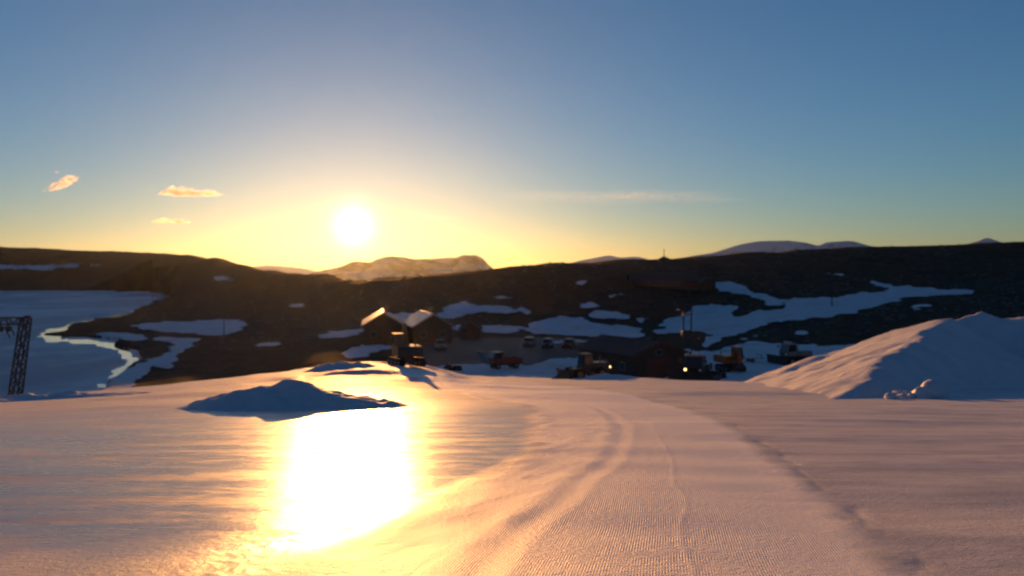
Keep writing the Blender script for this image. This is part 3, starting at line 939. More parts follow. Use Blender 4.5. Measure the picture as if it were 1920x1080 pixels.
# ---- buildings
def cabin(loc, rot, w, l, eave, apex, label, wall='wood', roof='roof_metal', windows=2, chimney=True, overhang=0.45):
    t = thing('cabin', loc, rot, label, 'cabin', 'cabins by the car park')
    h = w / 2
    MB().prism([(-h, -0.8), (h, -0.8), (h, eave), (0, apex - 0.12), (-h, eave)], 0, l).build('wall', wall, t)
    pitch = (apex - eave) / h
    for s in (-1, 1):
        xo = h + overhang
        zo = apex - pitch * xo
        th = 0.16
        rf = MB().prism([(0, apex), (s * xo, zo), (s * xo, zo + th), (0, apex + th)], -0.6, l + 0.5).build('roof_plane', roof, t)
        n = 8
        for k in range(n):       # standing seams of the sheet metal
            yy = -0.5 + (l + 0.9) * k / (n - 1)
            MB().bar((s * 0.06, yy, apex + th - 0.06 * pitch + 0.02), (s * xo, yy, zo + th + 0.02), 0.04, 0.05).build('seam', roof, rf)
        MB().bar((0, -0.62, apex - 0.06), (s * xo, -0.62, zo - 0.06), 0.04, 0.2).build('bargeboard', 'trim', rf)
    for k in range(windows):
        xx = -h * 0.5 + k * h
        for zz in ((1.0,) if eave < 2.6 else (1.0,)):
            f = MB().box(xx - 0.55, xx + 0.55, -0.06, 0.02, zz, zz + 1.1).build('window', 'trim', t)
            MB().box(xx - 0.46, xx + 0.46, -0.075, -0.062, zz + 0.09, zz + 1.01).build('pane', 'glass', f)
            MB().box(xx - 0.02, xx + 0.02, -0.09, -0.076, zz + 0.09, zz + 1.01).build('glazing_bar', 'trim', f)
    dr = MB().box(-0.45, 0.45, -0.05, 0.02, 0.05, 2.05).build('door', 'wood_red', t)
    MB().box(0.3, 0.36, -0.1, -0.051, 1.0, 1.06).build('handle', 'steel', dr)
    if chimney:
        c = MB().box(0.5, 1.1, l * 0.55, l * 0.55 + 0.6, apex - 0.8, apex + 0.75).build('chimney', 'stone', t)
        MB().box(0.45, 1.15, l * 0.55 - 0.05, l * 0.55 + 0.65, apex + 0.75, apex + 0.85).build('chimney_cap', 'stone', c)
    return t
cabin(spot(719, 160, 0.3), R(8.8), 7.0, 17, 3.3, 5.4, 'left timber cabin with one roof side blazing in the sun')
cabin(spot(812, 160), R(14.5), 7.0, 15, 3.1, 5.2, 'right timber cabin with grey roof next to the blazing roof')
cabin(spot(882, 171), R(1), 4.0, 5, 2.0, 3.5, 'small dark timber hut right of the two cabins', roof='roof_dark', windows=1, chimney=False, overhang=0.3)

def garage():
    loc = spot(1235, 112)
    t = thing('machine_garage', loc, R(27), 'big dark timber machine garage with broad gable behind the snow slope', 'garage')
    h, l, eave, apex = 4.1, 12.5, 3.3, 4.75
    MB().prism([(-h, -1.0), (h, -1.0), (h, eave), (0, apex - 0.1), (-h, eave)], 0, l).build('wall', 'wood', t)
    pitch = (apex - eave) / h
    for s in (-1, 1):
        xo = h + 0.5
        zo = apex - pitch * xo
        rf = MB().prism([(0, apex), (s * xo, zo), (s * xo, zo + 0.18), (0, apex + 0.18)], -0.7, l + 0.6).build('roof_plane', 'roof_dark', t)
        for k in range(12):
            yy = -0.6 + (l + 1.1) * k / 11
            MB().bar((s * 0.08, yy, apex + 0.19), (s * xo, yy, zo + 0.2), 0.05, 0.06).build('seam', 'roof_dark', rf)
        MB().bar((0, -0.73, apex - 0.05), (s * xo, -0.73, zo - 0.05), 0.05, 0.26).build('bargeboard', 'wood_red', rf)
    for k in range(26):       # upright boards of the gable
        xx = -h + (k + 0.5) * 2 * h / 26
        zt = apex - 0.12 - abs(xx) * (apex - eave) / h
        MB().box(xx - 0.14, xx + 0.14, -0.035, 0.0, -1.0, zt - 0.02).build('board', 'wood', t)
    dr = MB().box(-2.0, 2.0, -0.09, -0.036, -0.9, 2.75).build('door', 'wood_red', t)
    for k in range(5):
        MB().box(-1.95, 1.95, -0.12, -0.091, -0.85 + k * 0.72, -0.2 + k * 0.72).build('door_panel', 'wood_red', dr)
    f = MB().box(-0.5, 0.5, -0.1, -0.036, 3.15, 3.85).build('window', 'trim', t)
    MB().box(-0.42, 0.42, -0.115, -0.101, 3.22, 3.78).build('pane', 'glass', f)
    for k in range(3):
        f = MB().box(-h - 0.06, -h + 0.02, 2 + k * 4 - 0.6, 2 + k * 4 + 0.6, 1.2, 2.3).build('window', 'trim', t)
        MB().box(-h - 0.075, -h - 0.061, 2 + k * 4 - 0.5, 2 + k * 4 + 0.5, 1.3, 2.2).build('pane', 'glass', f)
garage()

def lodge():
    loc = spot(1246, 286)
    t = thing('mountain_lodge', loc, R(-2), 'long dark mountain lodge with a row of windows high on the hillside', 'lodge')
    w, dp, eave, apex = 10.5, 8.0, 2.7, 5.0
    v = [(-w, 0, -3), (w, 0, -3), (w, 0, eave), (-w, 0, eave), (-w, dp, -3), (w, dp, -3), (w, dp, eave), (-w, dp, eave), (-w, dp / 2, apex - .2), (w, dp / 2, apex - .2)]
    MB().add(v, [(0, 1, 2, 3), (5, 4, 7, 6), (4, 0, 3, 8, 7), (1, 5, 6, 9, 2), (3, 2, 9, 8), (6, 7, 8, 9), (0, 4, 5, 1)]).build('wall', 'wood_red', t)
    for s in (-1, 1):
        ye = dp / 2 + s * (dp / 2 + 0.8)
        ze = apex - (apex - eave) / (dp / 2) * (dp / 2 + 0.8)
        a = [(-w - 0.8, dp / 2, apex), (w + 0.8, dp / 2, apex), (w + 0.8, ye, ze), (-w - 0.8, ye, ze)]
        b = [(p[0], p[1], p[2] + 0.3) for p in a]
        MB().add(a + b, [(0, 1, 2, 3), (7, 6, 5, 4), (0, 4, 5, 1), (1, 5, 6, 2), (2, 6, 7, 3), (3, 7, 4, 0)]).build('roof_plane', 'roof_dark', t)
    for k in range(13):
        xx = -5.6 + k * 0.93
        f = MB().box(xx - 0.38, xx + 0.38, -0.1, 0.02, 0.9, 2.2).build('window', 'trim', t)
        MB().box(xx - 0.31, xx + 0.31, -0.13, -0.102, 0.98, 2.12).build('pane', 'glass', f)
    MB().box(4.4, 5.2, dp / 2 - 0.4, dp / 2 + 0.4, apex - 0.6, apex + 0.9).build('chimney', 'stone', t)
    w2 = MB().prism([(w + .1, -3), (w + 6, -3), (w + 6, 1.7), (w + 3, 2.9), (w + .1, 1.7)], 1, 6).build('annex', 'wood', t)
    MB().box(w + 1.5, w + 2.4, 0.9, 0.995, 0.4, 1.3).build('pane', 'glass', w2)
    for s in (-1, 1):
        MB().prism([(w + 3, 2.95), (w + 3 + s * 3.3, 1.63), (w + 3 + s * 3.3, 1.75), (w + 3, 3.07)], 0.7, 6.3).build('annex_roof', 'roof_dark', w2)
lodge()
x, y, z = spot(1245, 374)
t = thing('summit_hut', (x, y, z), 0, 'tiny pointed hut with a mast on the ridge line', 'hut')
MB().box(-2.6, 2.6, -1.6, 1.6, -1.0, 0.6, top=0.9).build('wall', 'stone', t)
MB().add([(-2.9, -1.9, 0.6), (2.9, -1.9, 0.6), (2.9, 1.9, 0.6), (-2.9, 1.9, 0.6), (0, 0, 2.0)], [(0, 1, 4), (1, 2, 4), (2, 3, 4), (3, 0, 4), (3, 2, 1, 0)]).build('roof', 'roof_dark', t)
MB().tube((0, 0, 1.6), (0, 0, 5.0), 0.16, 0.1).build('mast', 'dark_steel', t)
MB().bar((-0.4, 0, 4.5), (0.4, 0, 4.5), 0.12).build('aerial', 'dark_steel', t)
MB().box(-0.35, 0.35, -1.68, -1.55, -0.6, 0.5).build('door', 'wood', t)

# ---- poles
def pole(px, d, h, label, r=0.14, arm=True):
    x, y, z = spot(px, d)
    t = thing('line_pole', (x, y, z), R(12), label, 'pole', 'poles on the hillside')
    MB().tube((0, 0, -0.5), (0, 0, h), r, r * 0.7).build('post', 'wood', t)
    if arm:
        a = MB().bar((-0.8, 0, h - 0.45), (0.8, 0, h - 0.45), 0.1).build('crossarm', 'wood', t)
        for q in (-0.65, 0.65):
            MB().tube((q, 0, h - 0.4), (q, 0, h - 0.2), 0.05).build('insulator', 'trim', a)
pole(420, 235, 5.2, 'single wooden pole standing by the snow patch above the lake')
pole(286, 420, 7, 'wooden pole near the far corner of the frozen lake')
pole(294, 440, 7, 'second wooden pole close behind the one at the lake corner')
pole(1302, 296, 9, 'tall thin mast on the dark slope right of the lodge', r=0.12, arm=False)
pole(1560, 215, 5, 'wooden pole above the wide snow band on the right')

# ---- lift station
x, y, z = spot(1289, 132)
t = thing('lift_station', (x, y, z), 0, 'lower lift station of two tall posts with motor box and wheel', 'lift station')
for s in (-0.58, 0.58):
    MB().tube((s, 0, -0.5), (s, 0, 7.1), 0.11).build('post', 'dark_steel', t)
MB().bar((-0.75, 0, 6.5), (0.75, 0, 6.5), 0.16, 0.3).build('crossbar', 'steel', t)
MB().box(-0.85, 0.6, -0.5, 0.5, 3.0, 4.15).build('motor_box', 'dark_steel', t, bevel=0.05)
w_ = MB().tube((1.65, -0.2, 3.0), (1.65, -0.1, 3.0), 1.0, n=28).build('bullwheel', 'dark_steel', t)
MB().tube((1.65, -0.3, 3.0), (1.65, 0.0, 3.0), 0.18, n=12).build('hub', 'steel', w_)
MB().bar((0.4, -0.15, 3.2), (1.65, -0.15, 3.0), 0.16).build('wheel_arm', 'dark_steel', t)
l_ = MB().bar((-0.58, 0, 7.0), (-1.3, 0, 7.2), 0.08).build('lamp_arm', 'dark_steel', t)
MB().box(-1.6, -1.2, -0.12, 0.12, 7.12, 7.3).build('lamp_head', 'lens', l_)
MB().box(-0.9, 0.9, -0.7, 0.7, -0.7, 0.12).build('footing', 'stone', t)

# ---- tracked machines
def track(parent, x0, x1, y0, y1, r, shoes=18, mat='rubber'):
    n = 8
    def loop(rr):
        pts = []
        for k in range(n + 1):
            a = math.pi / 2 + math.pi * k / n
            pts.append((x0 + r + rr * math.cos(a), r + rr * math.sin(a)))
        for k in range(n + 1):
            a = -math.pi / 2 + math.pi * k / n
            pts.append((x1 - r + rr * math.cos(a), r + rr * math.sin(a)))
        return pts
    o = MB().prism(loop(r), y0, y1).build('track', mat, parent)
    for k in range(shoes):
        xx = x0 + r + (x1 - x0 - 2 * r) * k / (shoes - 1)
        MB().box(xx - 0.03, xx + 0.03, y0 - 0.01, y1 + 0.01, 2 * r - 0.01, 2 * r + 0.045).build('grouser', mat, o)
    for k in range(4):
        xx = x0 + r + (x1 - x0 - 2 * r) * k / 3
        MB().tube((xx, y0 - 0.03, r), (xx, y1 + 0.03, r), r * 0.62, n=14).build('road_wheel', 'steel', o)


def groomer(loc, rot, paint, label, lamp_side=None):
    t = thing('snow_groomer', loc, rot, label, 'snow groomer', 'snow groomers parked below the slope')
    for y0, y1 in ((-1.95, -0.75), (0.75, 1.95)):
        track(t, -2.2, 2.2, y0, y1, 0.42, 22)
    MB().box(-2.1, 2.1, -0.72, 0.72, 0.5, 1.05).build('chassis', 'black', t, bevel=0.05)
    MB().box(-2.0, 0.25, -1.1, 1.1, 1.05, 1.75, top=0.94).build('engine_deck', paint, t, bevel=0.06)
    c = MB().prism([(0.2, 1.05), (1.9, 1.05), (2.05, 1.55), (1.55, 2.72), (0.35, 2.72), (0.2, 1.8)], -0.95, 0.95).build('cab', paint, t, bevel=0.05)
    MB().add([(2.04, -0.82, 1.62), (2.04, 0.82, 1.62), (1.60, 0.76, 2.6), (1.60, -0.76, 2.6)], [(0, 1, 2, 3)]).build('windscreen', 'glass', c)
    for s in (-1, 1):
        yy = s * 0.965
        MB().add([(0.55, yy, 1.7), (1.85, yy, 1.7), (1.5, yy, 2.58), (0.55, yy, 2.58)], [(0, 1, 2, 3)]).build('side_window', 'glass', c)
        m = MB().bar((1.7, s * 0.95, 2.3), (1.9, s * 1.35, 2.3), 0.05).build('mirror', 'black', c)
        MB().box(1.86, 1.92, s * 1.35 - 0.12, s * 1.35 + 0.12, 2.05, 2.4).build('mirror_glass', 'glass', m)
    bar = MB().bar((1.2, -0.9, 2.82), (1.2, 0.9, 2.82), 0.08).build('light_bar', 'black', t)
    for q in (-0.7, -0.25, 0.25, 0.7):
        MB().tube((1.2, q, 2.9), (1.36, q, 2.9), 0.1).build('work_light', 'lens', bar)
    MB().tube((0.7, 0.4, 2.72), (0.7, 0.4, 2.98), 0.09).build('beacon', 'orange', c)
    b = MB()
    prof = [(2.75, 0.05), (2.95, 0.0), (3.0, 0.35), (3.02, 0.8), (3.15, 1.15), (3.08, 1.18), (2.88, 0.82), (2.82, 0.4)]
    b.prism(prof, -2.3, 2.3).build('blade', 'dark_steel', t)
    for s in (-0.6, 0.6):
        MB().bar((2.0, s, 0.65), (2.9, s, 0.5), 0.16).build('blade_arm', 'dark_steel', t)
    tl = MB().prism([(-3.2, 0.05), (-2.5, 0.05), (-2.4, 0.55), (-2.8, 0.8), (-3.15, 0.5)], -2.2, 2.2).build('tiller', 'black', t)
    MB().box(-3.75, -3.18, -2.2, 2.2, 0.03, 0.12).build('finisher_flap', 'rubber', tl)
    for s in (-0.5, 0.5):
        MB().bar((-2.0, s, 0.9), (-2.7, s, 0.6), 0.14).build('tiller_arm', 'dark_steel', t)
    for s in (-0.78, 0.78):
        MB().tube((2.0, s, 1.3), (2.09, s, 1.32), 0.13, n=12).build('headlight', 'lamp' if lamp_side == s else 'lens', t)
    return t
groomer(spot(1309, 94), R(-118), 'black', 'black snow groomer with one glowing lens beside the big garage', lamp_side=-0.78)
groomer(spot(1492, 121), R(196), 'grey', 'grey snow groomer parked left of the huge snow pile')


def excavator(loc, rot, paint, label, swing, boom, stick, tip, lift=0.0):
    t = thing('excavator', loc, rot, label, 'excavator', 'excavators by the slope')
    for y0, y1 in ((-1.3, -0.75), (0.75, 1.3)):
        track(t, -1.7, 1.7, y0, y1, 0.38, 18)
    MB().box(-0.9, 0.9, -0.74, 0.74, 0.35, 0.85).build('undercarriage', 'black', t)
    MB().tube((0, 0, 0.85), (0, 0, 1.02), 0.7, n=20).build('turntable', 'black', t)
    ca, sa = math.cos(swing), math.sin(swing)
    rt = lambda p: (p[0] * ca - p[1] * sa, p[0] * sa + p[1] * ca, p[2])
    def rb(mb, *a, **k):
        mb.v = [rt(p) for p in mb.v]
        return mb.build(*a, **k)
    hs = rb(MB().box(-1.9, 1.0, -1.2, 1.2, 1.02, 1.95, top=0.96), 'housing', paint, t, bevel=0.06)
    rb(MB().prism([(-2.2, 1.05), (-1.92, 1.05), (-1.92, 1.9), (-2.2, 1.75)], -1.15, 1.15), 'counterweight', 'black', t)
    c = rb(MB().prism([(-0.25, 1.96), (1.25, 1.4), (1.3, 1.9), (1.05, 2.95), (-0.25, 2.95)], 0.25, 1.15), 'cab', paint, t, bevel=0.04)
    rb(MB().add([(1.33, .33, 1.9), (1.33, 1.07, 1.9), (1.09, 1.07, 2.85), (1.09, .33, 2.85)], [(0, 1, 2, 3)]), 'windscreen', 'glass', c)
    rb(MB().add([(-.1, 1.17, 2.05), (1.15, 1.17, 1.95), (0.98, 1.17, 2.82), (-.1, 1.17, 2.82)], [(0, 1, 2, 3)]), 'side_window', 'glass', c)
    rb(MB().add([(-0.27, .35, 2.1), (-0.27, 1.05, 2.1), (-0.27, 1.05, 2.85), (-0.27, .35, 2.85)], [(0, 1, 2, 3)]), 'rear_window', 'glass', c)
    rb(MB().add([(-.1, .235, 2.1), (1.05, .235, 2.1), (0.92, .235, 2.82), (-.1, .235, 2.82)], [(0, 1, 2, 3)]), 'side_window', 'glass', c)
    rb(MB().box(-0.35, 1.15, 0.18, 1.22, 2.95, 3.03), 'cab_roof', 'black', c)
    rb(MB().tube((-1.2, -0.6, 1.95), (-1.2, -0.6, 2.45), 0.07), 'exhaust', 'dark_steel', hs)
    b0 = (0.9, -0.2, 1.5)
    bm_ = rb(MB().bar(b0, boom, 0.42, 0.5).bar(boom, stick, 0.32, 0.4), 'boom', paint, t)
    rb(MB().bar((1.0, -0.2, 1.25), ((b0[0] + boom[0]) / 2 + 0.25, -0.2, (b0[2] + boom[2]) / 2 - 0.2), 0.14), 'boom_cylinder', 'steel', bm_)
    rb(MB().bar(stick, tip, 0.26, 0.34), 'stick', paint, t)
    tx, ty, tz = tip
    rb(MB().prism([(tx - 0.1, tz + 0.1), (tx - 0.75, tz - 0.25), (tx - 0.7, tz - 0.8), (tx - 0.1, tz - 0.95), (tx + 0.3, tz - 0.6), (tx + 0.1, tz - 0.05)], ty - 0.55, ty + 0.55), 'bucket', 'dark_steel', t)
    return t
yx = excavator(spot(762, 61.5), R(118), 'yellow', 'yellow tracked excavator with raised boom at the brow of the slope', R(-10), (1.6, -0.2, 3.1), (2.1, -0.2, 3.75), (2.9, -0.2, 2.0))
yx.scale = (0.74, 0.74, 0.74)
excavator(spot(1369, 111), R(-75), 'orange', 'orange excavator seen from the front in the shaded snow yard', R(0), (1.9, -0.2, 2.9), (2.5, -0.2, 2.6), (2.6, -0.2, 1.2))

# ---- wheel loader
loc = spot(1098, 88.5)
t = thing('wheel_loader', loc, R(205), 'dark wheel loader with one glowing lens in front of the garage', 'wheel loader')
for xx in (-1.25, 1.25):
    for yy in (-0.95, 0.95):
        wheel(t, xx, yy, 0.62, 0.62, 0.5, 'yellow')
MB().box(-2.4, -0.4, -0.8, 0.8, 0.75, 1.7, top=0.93).build('engine_hood', 'black', t, bevel=0.07)
MB().box(-0.4, 1.7, -0.55, 0.55, 0.6, 1.15).build('front_frame', 'black', t, bevel=0.04)
c = MB().box(-0.55, 0.6, -0.7, 0.7, 1.16, 2.6, top=0.88).build('cab', 'black', t, bevel=0.05)
MB().add([(0.60, -0.58, 1.6), (0.60, 0.58, 1.6), (0.555, 0.55, 2.45), (0.555, -0.55, 2.45)], [(0, 1, 2, 3)]).build('windscreen', 'glass', c)
for s in (-1, 1):
    MB().add([(-0.4, s * 0.70, 1.6), (0.45, s * 0.70, 1.6), (0.42, s * 0.65, 2.45), (-0.38, s * 0.65, 2.45)], [(0, 1, 2, 3)]).build('side_window', 'glass', c)
    MB().bar((0.5, s * 0.45, 1.2), (2.35, s * 0.45, 0.5), 0.16, 0.26).build('lift_arm', 'yellow', t)
MB().prism([(2.3, 0.1), (3.2, 0.06), (3.22, 0.12), (2.6, 0.35), (2.5, 0.75), (2.75, 1.1), (2.65, 1.15), (2.3, 0.8)], -1.25, 1.25).build('bucket', 'dark_steel', t)
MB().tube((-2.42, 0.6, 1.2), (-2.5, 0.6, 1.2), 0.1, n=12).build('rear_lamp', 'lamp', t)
MB().tube((-2.42, -0.6, 1.2), (-2.5, -0.6, 1.2), 0.1, n=12).build('rear_lamp', 'lens', t)
MB().tube((-1.5, 0.3, 1.7), (-1.5, 0.3, 2.3), 0.06).build('exhaust', 'dark_steel', t)

# ---- red truck with a snow plough
loc = spot(946, 121)
t = thing('plough_truck', loc, R(205), 'red truck with a slanted sunlit snow plough in the car park', 'truck')
MB().box(-2.2, 2.0, -0.5, 0.5, 0.5, 0.75).build('chassis', 'black', t)
c = MB().prism([(0.55, 0.75), (2.1, 0.75), (2.15, 1.5), (1.75, 2.35), (0.55, 2.35)], -1.0, 1.0).build('cab', 'red', t, bevel=0.06)
MB().add([(2.16, -0.88, 1.52), (2.16, 0.88, 1.52), (1.80, 0.82, 2.27), (1.80, -0.82, 2.27)], [(0, 1, 2, 3)]).build('windscreen', 'glass', c)
for s in (-1, 1):
    MB().add([(0.8, s * 1.012, 1.5), (1.95, s * 1.012, 1.5), (1.65, s * 1.012, 2.22), (0.8, s * 1.012, 2.22)], [(0, 1, 2, 3)]).build('side_window', 'glass', c)
    MB().box(2.14, 2.2, s * 0.75 - 0.14, s * 0.75 + 0.14, 0.95, 1.15).build('headlight', 'lens', t)
bd = MB().box(-2.3, 0.45, -1.0, 1.0, 0.76, 0.9).box(-2.3, 0.45, -1.0, -0.95, 0.9, 1.45).box(-2.3, 0.45, 0.95, 1.0, 0.9, 1.45).box(-2.3, -2.24, -0.95, 0.95, 0.9, 1.45).build('load_bed', 'red', t)
for xx in (-1.35, 1.35):
    for yy in (-0.85, 0.85):
        wheel(t, xx, yy, 0.42, 0.42, 0.3)
MB().prism([(2.55, 0.75), (2.66, 0.70), (3.05, 1.3), (3.72, 2.45), (3.60, 2.52), (2.92, 1.4)], -1.3, 1.3).build('plough_blade', 'steel', t)
for s in (-0.4, 0.4):
    MB().bar((1.9, s, 0.6), (2.75, s, 1.0), 0.12).build('plough_arm', 'black', t)

# ---- cars
def car(loc, rot, paint, label):
    t = thing('parked_car', loc, rot, label, 'car', 'cars in the car park')
    lower = [(-2.1, 0.3), (-1.85, 0.25), (1.9, 0.25), (2.1, 0.35), (2.12, 0.62), (1.95, 0.80), (1.0, 0.93), (-1.95, 0.95), (-2.12, 0.75)]
    b = MB().prism(lower, -0.85, 0.85).build('body', paint, t, bevel=0.07)
    c = MB()
    v = []
    for s in (-1, 1):
        v += [(-1.9, s * 0.80, 0.94), (1.05, s * 0.80, 0.92), (0.35, s * 0.64, 1.48), (-1.55, s * 0.64, 1.50)]
    c.add(v, [(0, 1, 2, 3), (7, 6, 5, 4), (1, 5, 6, 2), (2, 6, 7, 3), (3, 7, 4, 0), (0, 4, 5, 1)]).build('cabin', paint, t, bevel=0.04)
    MB().add([(1.02, -0.70, 0.97), (1.02, 0.70, 0.97), (0.40, 0.58, 1.45), (0.40, -0.58, 1.45)], [(0, 1, 2, 3)]).build('windscreen', 'glass', t)
    MB().add([(-1.90, -0.68, 1.0), (-1.90, 0.68, 1.0), (-1.60, 0.58, 1.45), (-1.60, -0.58, 1.45)], [(0, 1, 2, 3)]).build('rear_window', 'glass', t)
    for s in (-1, 1):
        MB().add([(-1.6, s * 0.802, 1.0), (0.8, s * 0.802, 1.0), (0.3, s * 0.668, 1.43), (-1.4, s * 0.668, 1.43)], [(0, 1, 2, 3)]).build('side_window', 'glass', t)
        MB().box(2.06, 2.13, s * 0.62 - 0.17, s * 0.62 + 0.17, 0.6, 0.74).build('headlight', 'lens', t)
        MB().box(-2.14, -2.07, s * 0.66 - 0.12, s * 0.66 + 0.12, 0.68, 0.86).build('tail_light', 'red', t)
        m = MB().box(0.72, 0.86, s * 0.95 - 0.09, s * 0.95 + 0.09, 0.98, 1.1).build('mirror', paint, t)
        for xx in (-1.3, 1.3):
            wheel(t, xx, s * 0.78, 0.32, 0.32, 0.2)
car(spot(826, 146), R(-80), 'silver', 'silver car parked in front of the right timber cabin')
car(spot(992, 152), R(-100), 'silver', 'pale car parked leftmost of the row in the middle of the car park')
car(spot(1027, 150), R(-96), 'blue', 'dark blue car in the middle of the car park row')
car(spot(1066, 152), R(-104), 'maroon', 'maroon car parked rightmost in the car park row')

# ---- snowmobile and trailer
loc = spot(848, 118.5)
t = thing('snowmobile', loc, R(168), 'red snowmobile standing at the near edge of the car park', 'snowmobile')
MB().prism([(-1.3, 0.0), (0.3, 0.0), (0.55, 0.2), (0.4, 0.38), (-1.2, 0.36), (-1.45, 0.18)], -0.22, 0.22).build('track', 'rubber', t)
MB().prism([(-0.1, 0.36), (0.9, 0.22), (1.25, 0.42), (0.75, 0.72), (0.1, 0.82)], -0.36, 0.36).build('cowling', 'red', t, bevel=0.05)
MB().prism([(-1.35, 0.38), (-0.1, 0.38), (-0.1, 0.68), (-1.0, 0.72), (-1.35, 0.6)], -0.2, 0.2).build('seat', 'black', t, bevel=0.05)
MB().add([(0.62, -0.25, 0.76), (0.62, 0.25, 0.76), (0.32, 0.2, 1.1), (0.32, -0.2, 1.1)], [(0, 1, 2, 3)]).build('windshield', 'glass', t)
MB().bar((0.1, -0.36, 0.98), (0.1, 0.36, 0.98), 0.05).bar((0.1, 0, 0.8), (0.1, 0, 0.98), 0.05).build('handlebar', 'black', t)
for s in (-0.42, 0.42):
    MB().prism([(0.2, 0.0), (1.35, 0.0), (1.6, 0.18), (1.55, 0.2), (1.3, 0.05), (0.2, 0.04)], s - 0.06, s + 0.06).build('ski', 'black', t)
    MB().bar((0.8, s, 0.05), (0.75, s * 0.7, 0.35), 0.05).build('ski_strut', 'steel', t)

loc = spot(1407, 124)
t = thing('flat_trailer', loc, R(8), 'low flat trailer between the orange excavator and the grey groomer', 'trailer')
MB().box(-1.3, 1.3, -0.8, 0.8, 0.5, 0.6).build('deck', 'grey', t)
for s in (-1.28, 1.28):
    MB().bar((s, -0.75, 0.6), (s, -0.75, 1.05), 0.07).bar((s, 0.75, 0.6), (s, 0.75, 1.05), 0.07).bar((s, -0.75, 1.02), (s, 0.75, 1.02), 0.07).build('end_rail', 'dark_steel', t)
MB().bar((1.3, 0, 0.5), (2.1, 0, 0.45), 0.1).build('drawbar', 'dark_steel', t)
for yy in (-0.78, 0.78):
    wheel(t, 0.0, yy, 0.3, 0.3, 0.18)

# ---- boulders of the moraine: far too many to count
def boulders():
    rnd = np.random.default_rng(7)
    n = 2000
    px = rnd.uniform(250, 1990, n); d = np.exp(rnd.uniform(math.log(180), math.log(480), n))
    px[:500] = rnd.uniform(1330, 1930, 500); d[:500] = rnd.uniform(150, 330, 500)
    x = (px - 960) / F * d
    z = height(x, d)
    keep = z > LAKE_Z + 0.6
    row = HOR + F * (EYE - z) / d
    for poly in PATCHES:
        for ox, oy in ((0, 0), (9, 0), (-9, 0), (0, 4), (0, -4)):
            keep &= ~inside(px + ox, row + oy, poly)
    x, d, z = x[keep], d[keep], z[keep]
    phi = (1 + 5 ** 0.5) / 2
    iv = np.array([(-1, phi, 0), (1, phi, 0), (-1, -phi, 0), (1, -phi, 0), (0, -1, phi), (0, 1, phi), (0, -1, -phi), (0, 1, -phi), (phi, 0, -1), (phi, 0, 1), (-phi, 0, -1), (-phi, 0, 1)]) / 1.9
    ff = np.array([(0, 11, 5), (0, 5, 1), (0, 1, 7), (0, 7, 10), (0, 10, 11), (1, 5, 9), (5, 11, 4), (11, 10, 2), (10, 7, 6), (7, 1, 8), (3, 9, 4), (3, 4, 2), (3, 2, 6), (3, 6, 8), (3, 8, 9), (4, 9, 5), (2, 4, 11), (6, 2, 10), (8, 6, 7), (9, 8, 1)])
    V, Fc = [], []
    for k in range(len(x)):
        s = rnd.uniform(0.2, 0.65)
        j = iv * rnd.uniform(0.7, 1.3, (12, 1)) * np.array([rnd.uniform(0.8, 1.5), rnd.uniform(0.8, 1.4), rnd.uniform(0.5, 0.9)]) * s
        V.append(j + np.array([x[k], d[k], z[k] + 0.1 * s])); Fc.append(ff + 12 * k)
    o = mesh_from_arrays('boulders', np.concatenate(V), np.concatenate(Fc), M['stone'], smooth=False)
    tag(o, 'scattered dark boulders of the moraine on the hillsides', kind='stuff')
boulders()

# ---- clouds: thin closed banks of vapour high above the haze
def cloud_material(name, dens):
    t = NT(name)
    v = t.n.new('ShaderNodeVolumePrincipled')
    v.inputs['Color'].default_value = (0.97, 0.95, 0.93, 1)
    n = t.ramp(t.noise(t.pos((1, 1, 2.5)), 0.011, 5, 0.62), 0.40, 0.66)
    t.l.new(t.math('MULTIPLY', n, dens), v.inputs['Density'])
    v.inputs['Anisotropy'].default_value = 0.55
    t.l.new(v.outputs[0], t.out.inputs['Volume'])
    return t.m
M['cloud'] = cloud_material('cloud_vapour', 0.016)
M['veil'] = cloud_material('thin_cloud_veil', 0.0004)

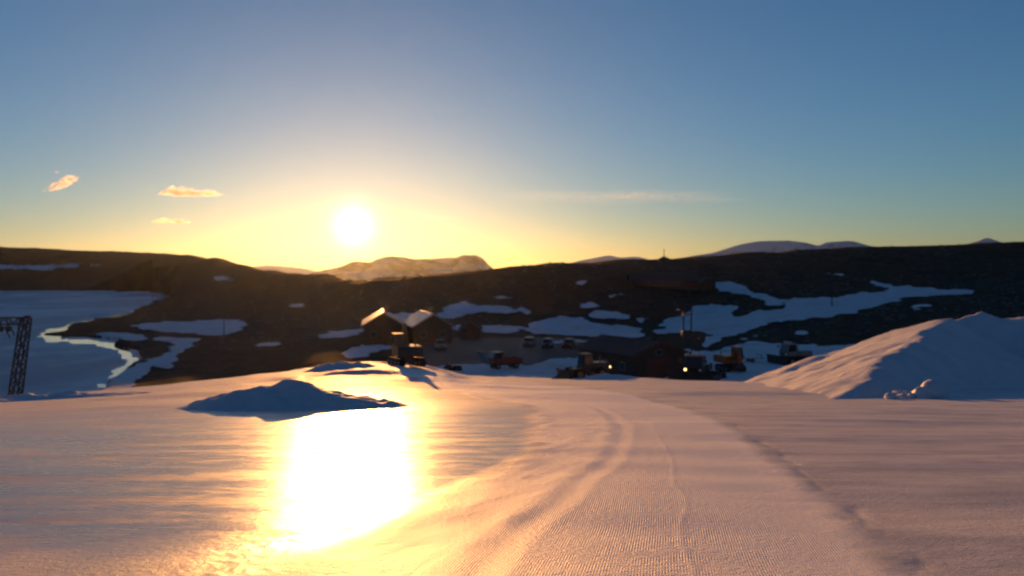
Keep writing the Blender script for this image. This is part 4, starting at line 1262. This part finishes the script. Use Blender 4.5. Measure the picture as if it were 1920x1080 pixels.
def cloud(px, py, d, w_px, h_px, label, seed, mat='cloud', tilt=0.0, lumps=1.0):
    s = d / F
    cx, cz = (px - 960) * s, EYE + (HOR - py) * s
    a, T = w_px * s / 2, h_px * s
    b = a * 0.8
    n, m = 70, 40
    U, V = np.meshgrid(np.linspace(-1, 1, n), np.linspace(-1, 1, m))
    rr = np.sqrt(U ** 2 + V ** 2)
    ang = np.arctan2(V, U)
    # disc laid out from the square, so that the rim is closed
    sq = np.maximum(np.abs(U), np.abs(V)); kk = np.where(rr > 1e-6, sq / np.maximum(rr, 1e-6), 0)
    DU, DV = U * kk, V * kk
    r = np.clip(np.sqrt(DU ** 2 + DV ** 2), 0, 1)
    wob = 1 + 0.22 * vnoise(np.cos(ang) * 2.2 + seed, np.sin(ang) * 2.2, seed)
    X = DU * a * wob; Y = DV * b * wob
    prof = np.clip(1 - r ** 2, 0, 1) ** 0.8
    nz = np.clip(0.55 + 0.75 * lumps * fbm(X, Y, a * 0.55, 4, seed), 0.08, 2)
    top = T * prof * nz; bot = -0.22 * T * prof * np.clip(0.7 + 0.6 * fbm(X, Y, a * 0.4, 3, seed + 9), 0.1, 2)
    sh_ = X * tilt
    vt = np.stack([cx + X, d + Y, cz + top + sh_], -1).reshape(-1, 3); vb = np.stack([cx + X, d + Y, cz + bot + sh_ - 0.01], -1).reshape(-1, 3)
    idx = np.arange(n * m).reshape(m, n)
    q = np.stack([idx[:-1, :-1], idx[:-1, 1:], idx[1:, 1:], idx[1:, :-1]], -1).reshape(-1, 4)
    rim = np.concatenate([idx[0, :], idx[1:, -1], idx[-1, -2::-1], idx[-2:0:-1, 0]])
    nx = np.roll(rim, -1)
    k = n * m
    side = np.stack([rim, rim + k, nx + k, nx], -1)
    faces = np.concatenate([q, q[:, ::-1] + k, side])
    o = mesh_from_arrays('cloud', np.concatenate([vt, vb]), faces, M[mat])
    tag(o, label, 'cloud', 'small evening clouds' if mat == 'cloud' else 'thin cloud streaks')
cloud(360, 364, 11000, 112, 17, 'bright flat cloud, largest of the three left of the sun', 401)
cloud(322, 417, 13000, 66, 9, 'small golden cloud low above the left hill', 402)
cloud(116, 346, 11000, 62, 15, 'tilted wispy cloud furthest to the left', 403, tilt=0.45)
cloud(108, 323, 11000, 10, 7, 'tiny puff of cloud just above the tilted wisp', 404)
cloud(1180, 369, 15000, 480, 4, 'long thin streak of cloud right of the sun', 405, 'veil', lumps=0.5)
cloud(770, 409, 15500, 220, 4, 'short thin streak of cloud beside the sun', 406, 'veil', lumps=0.5)
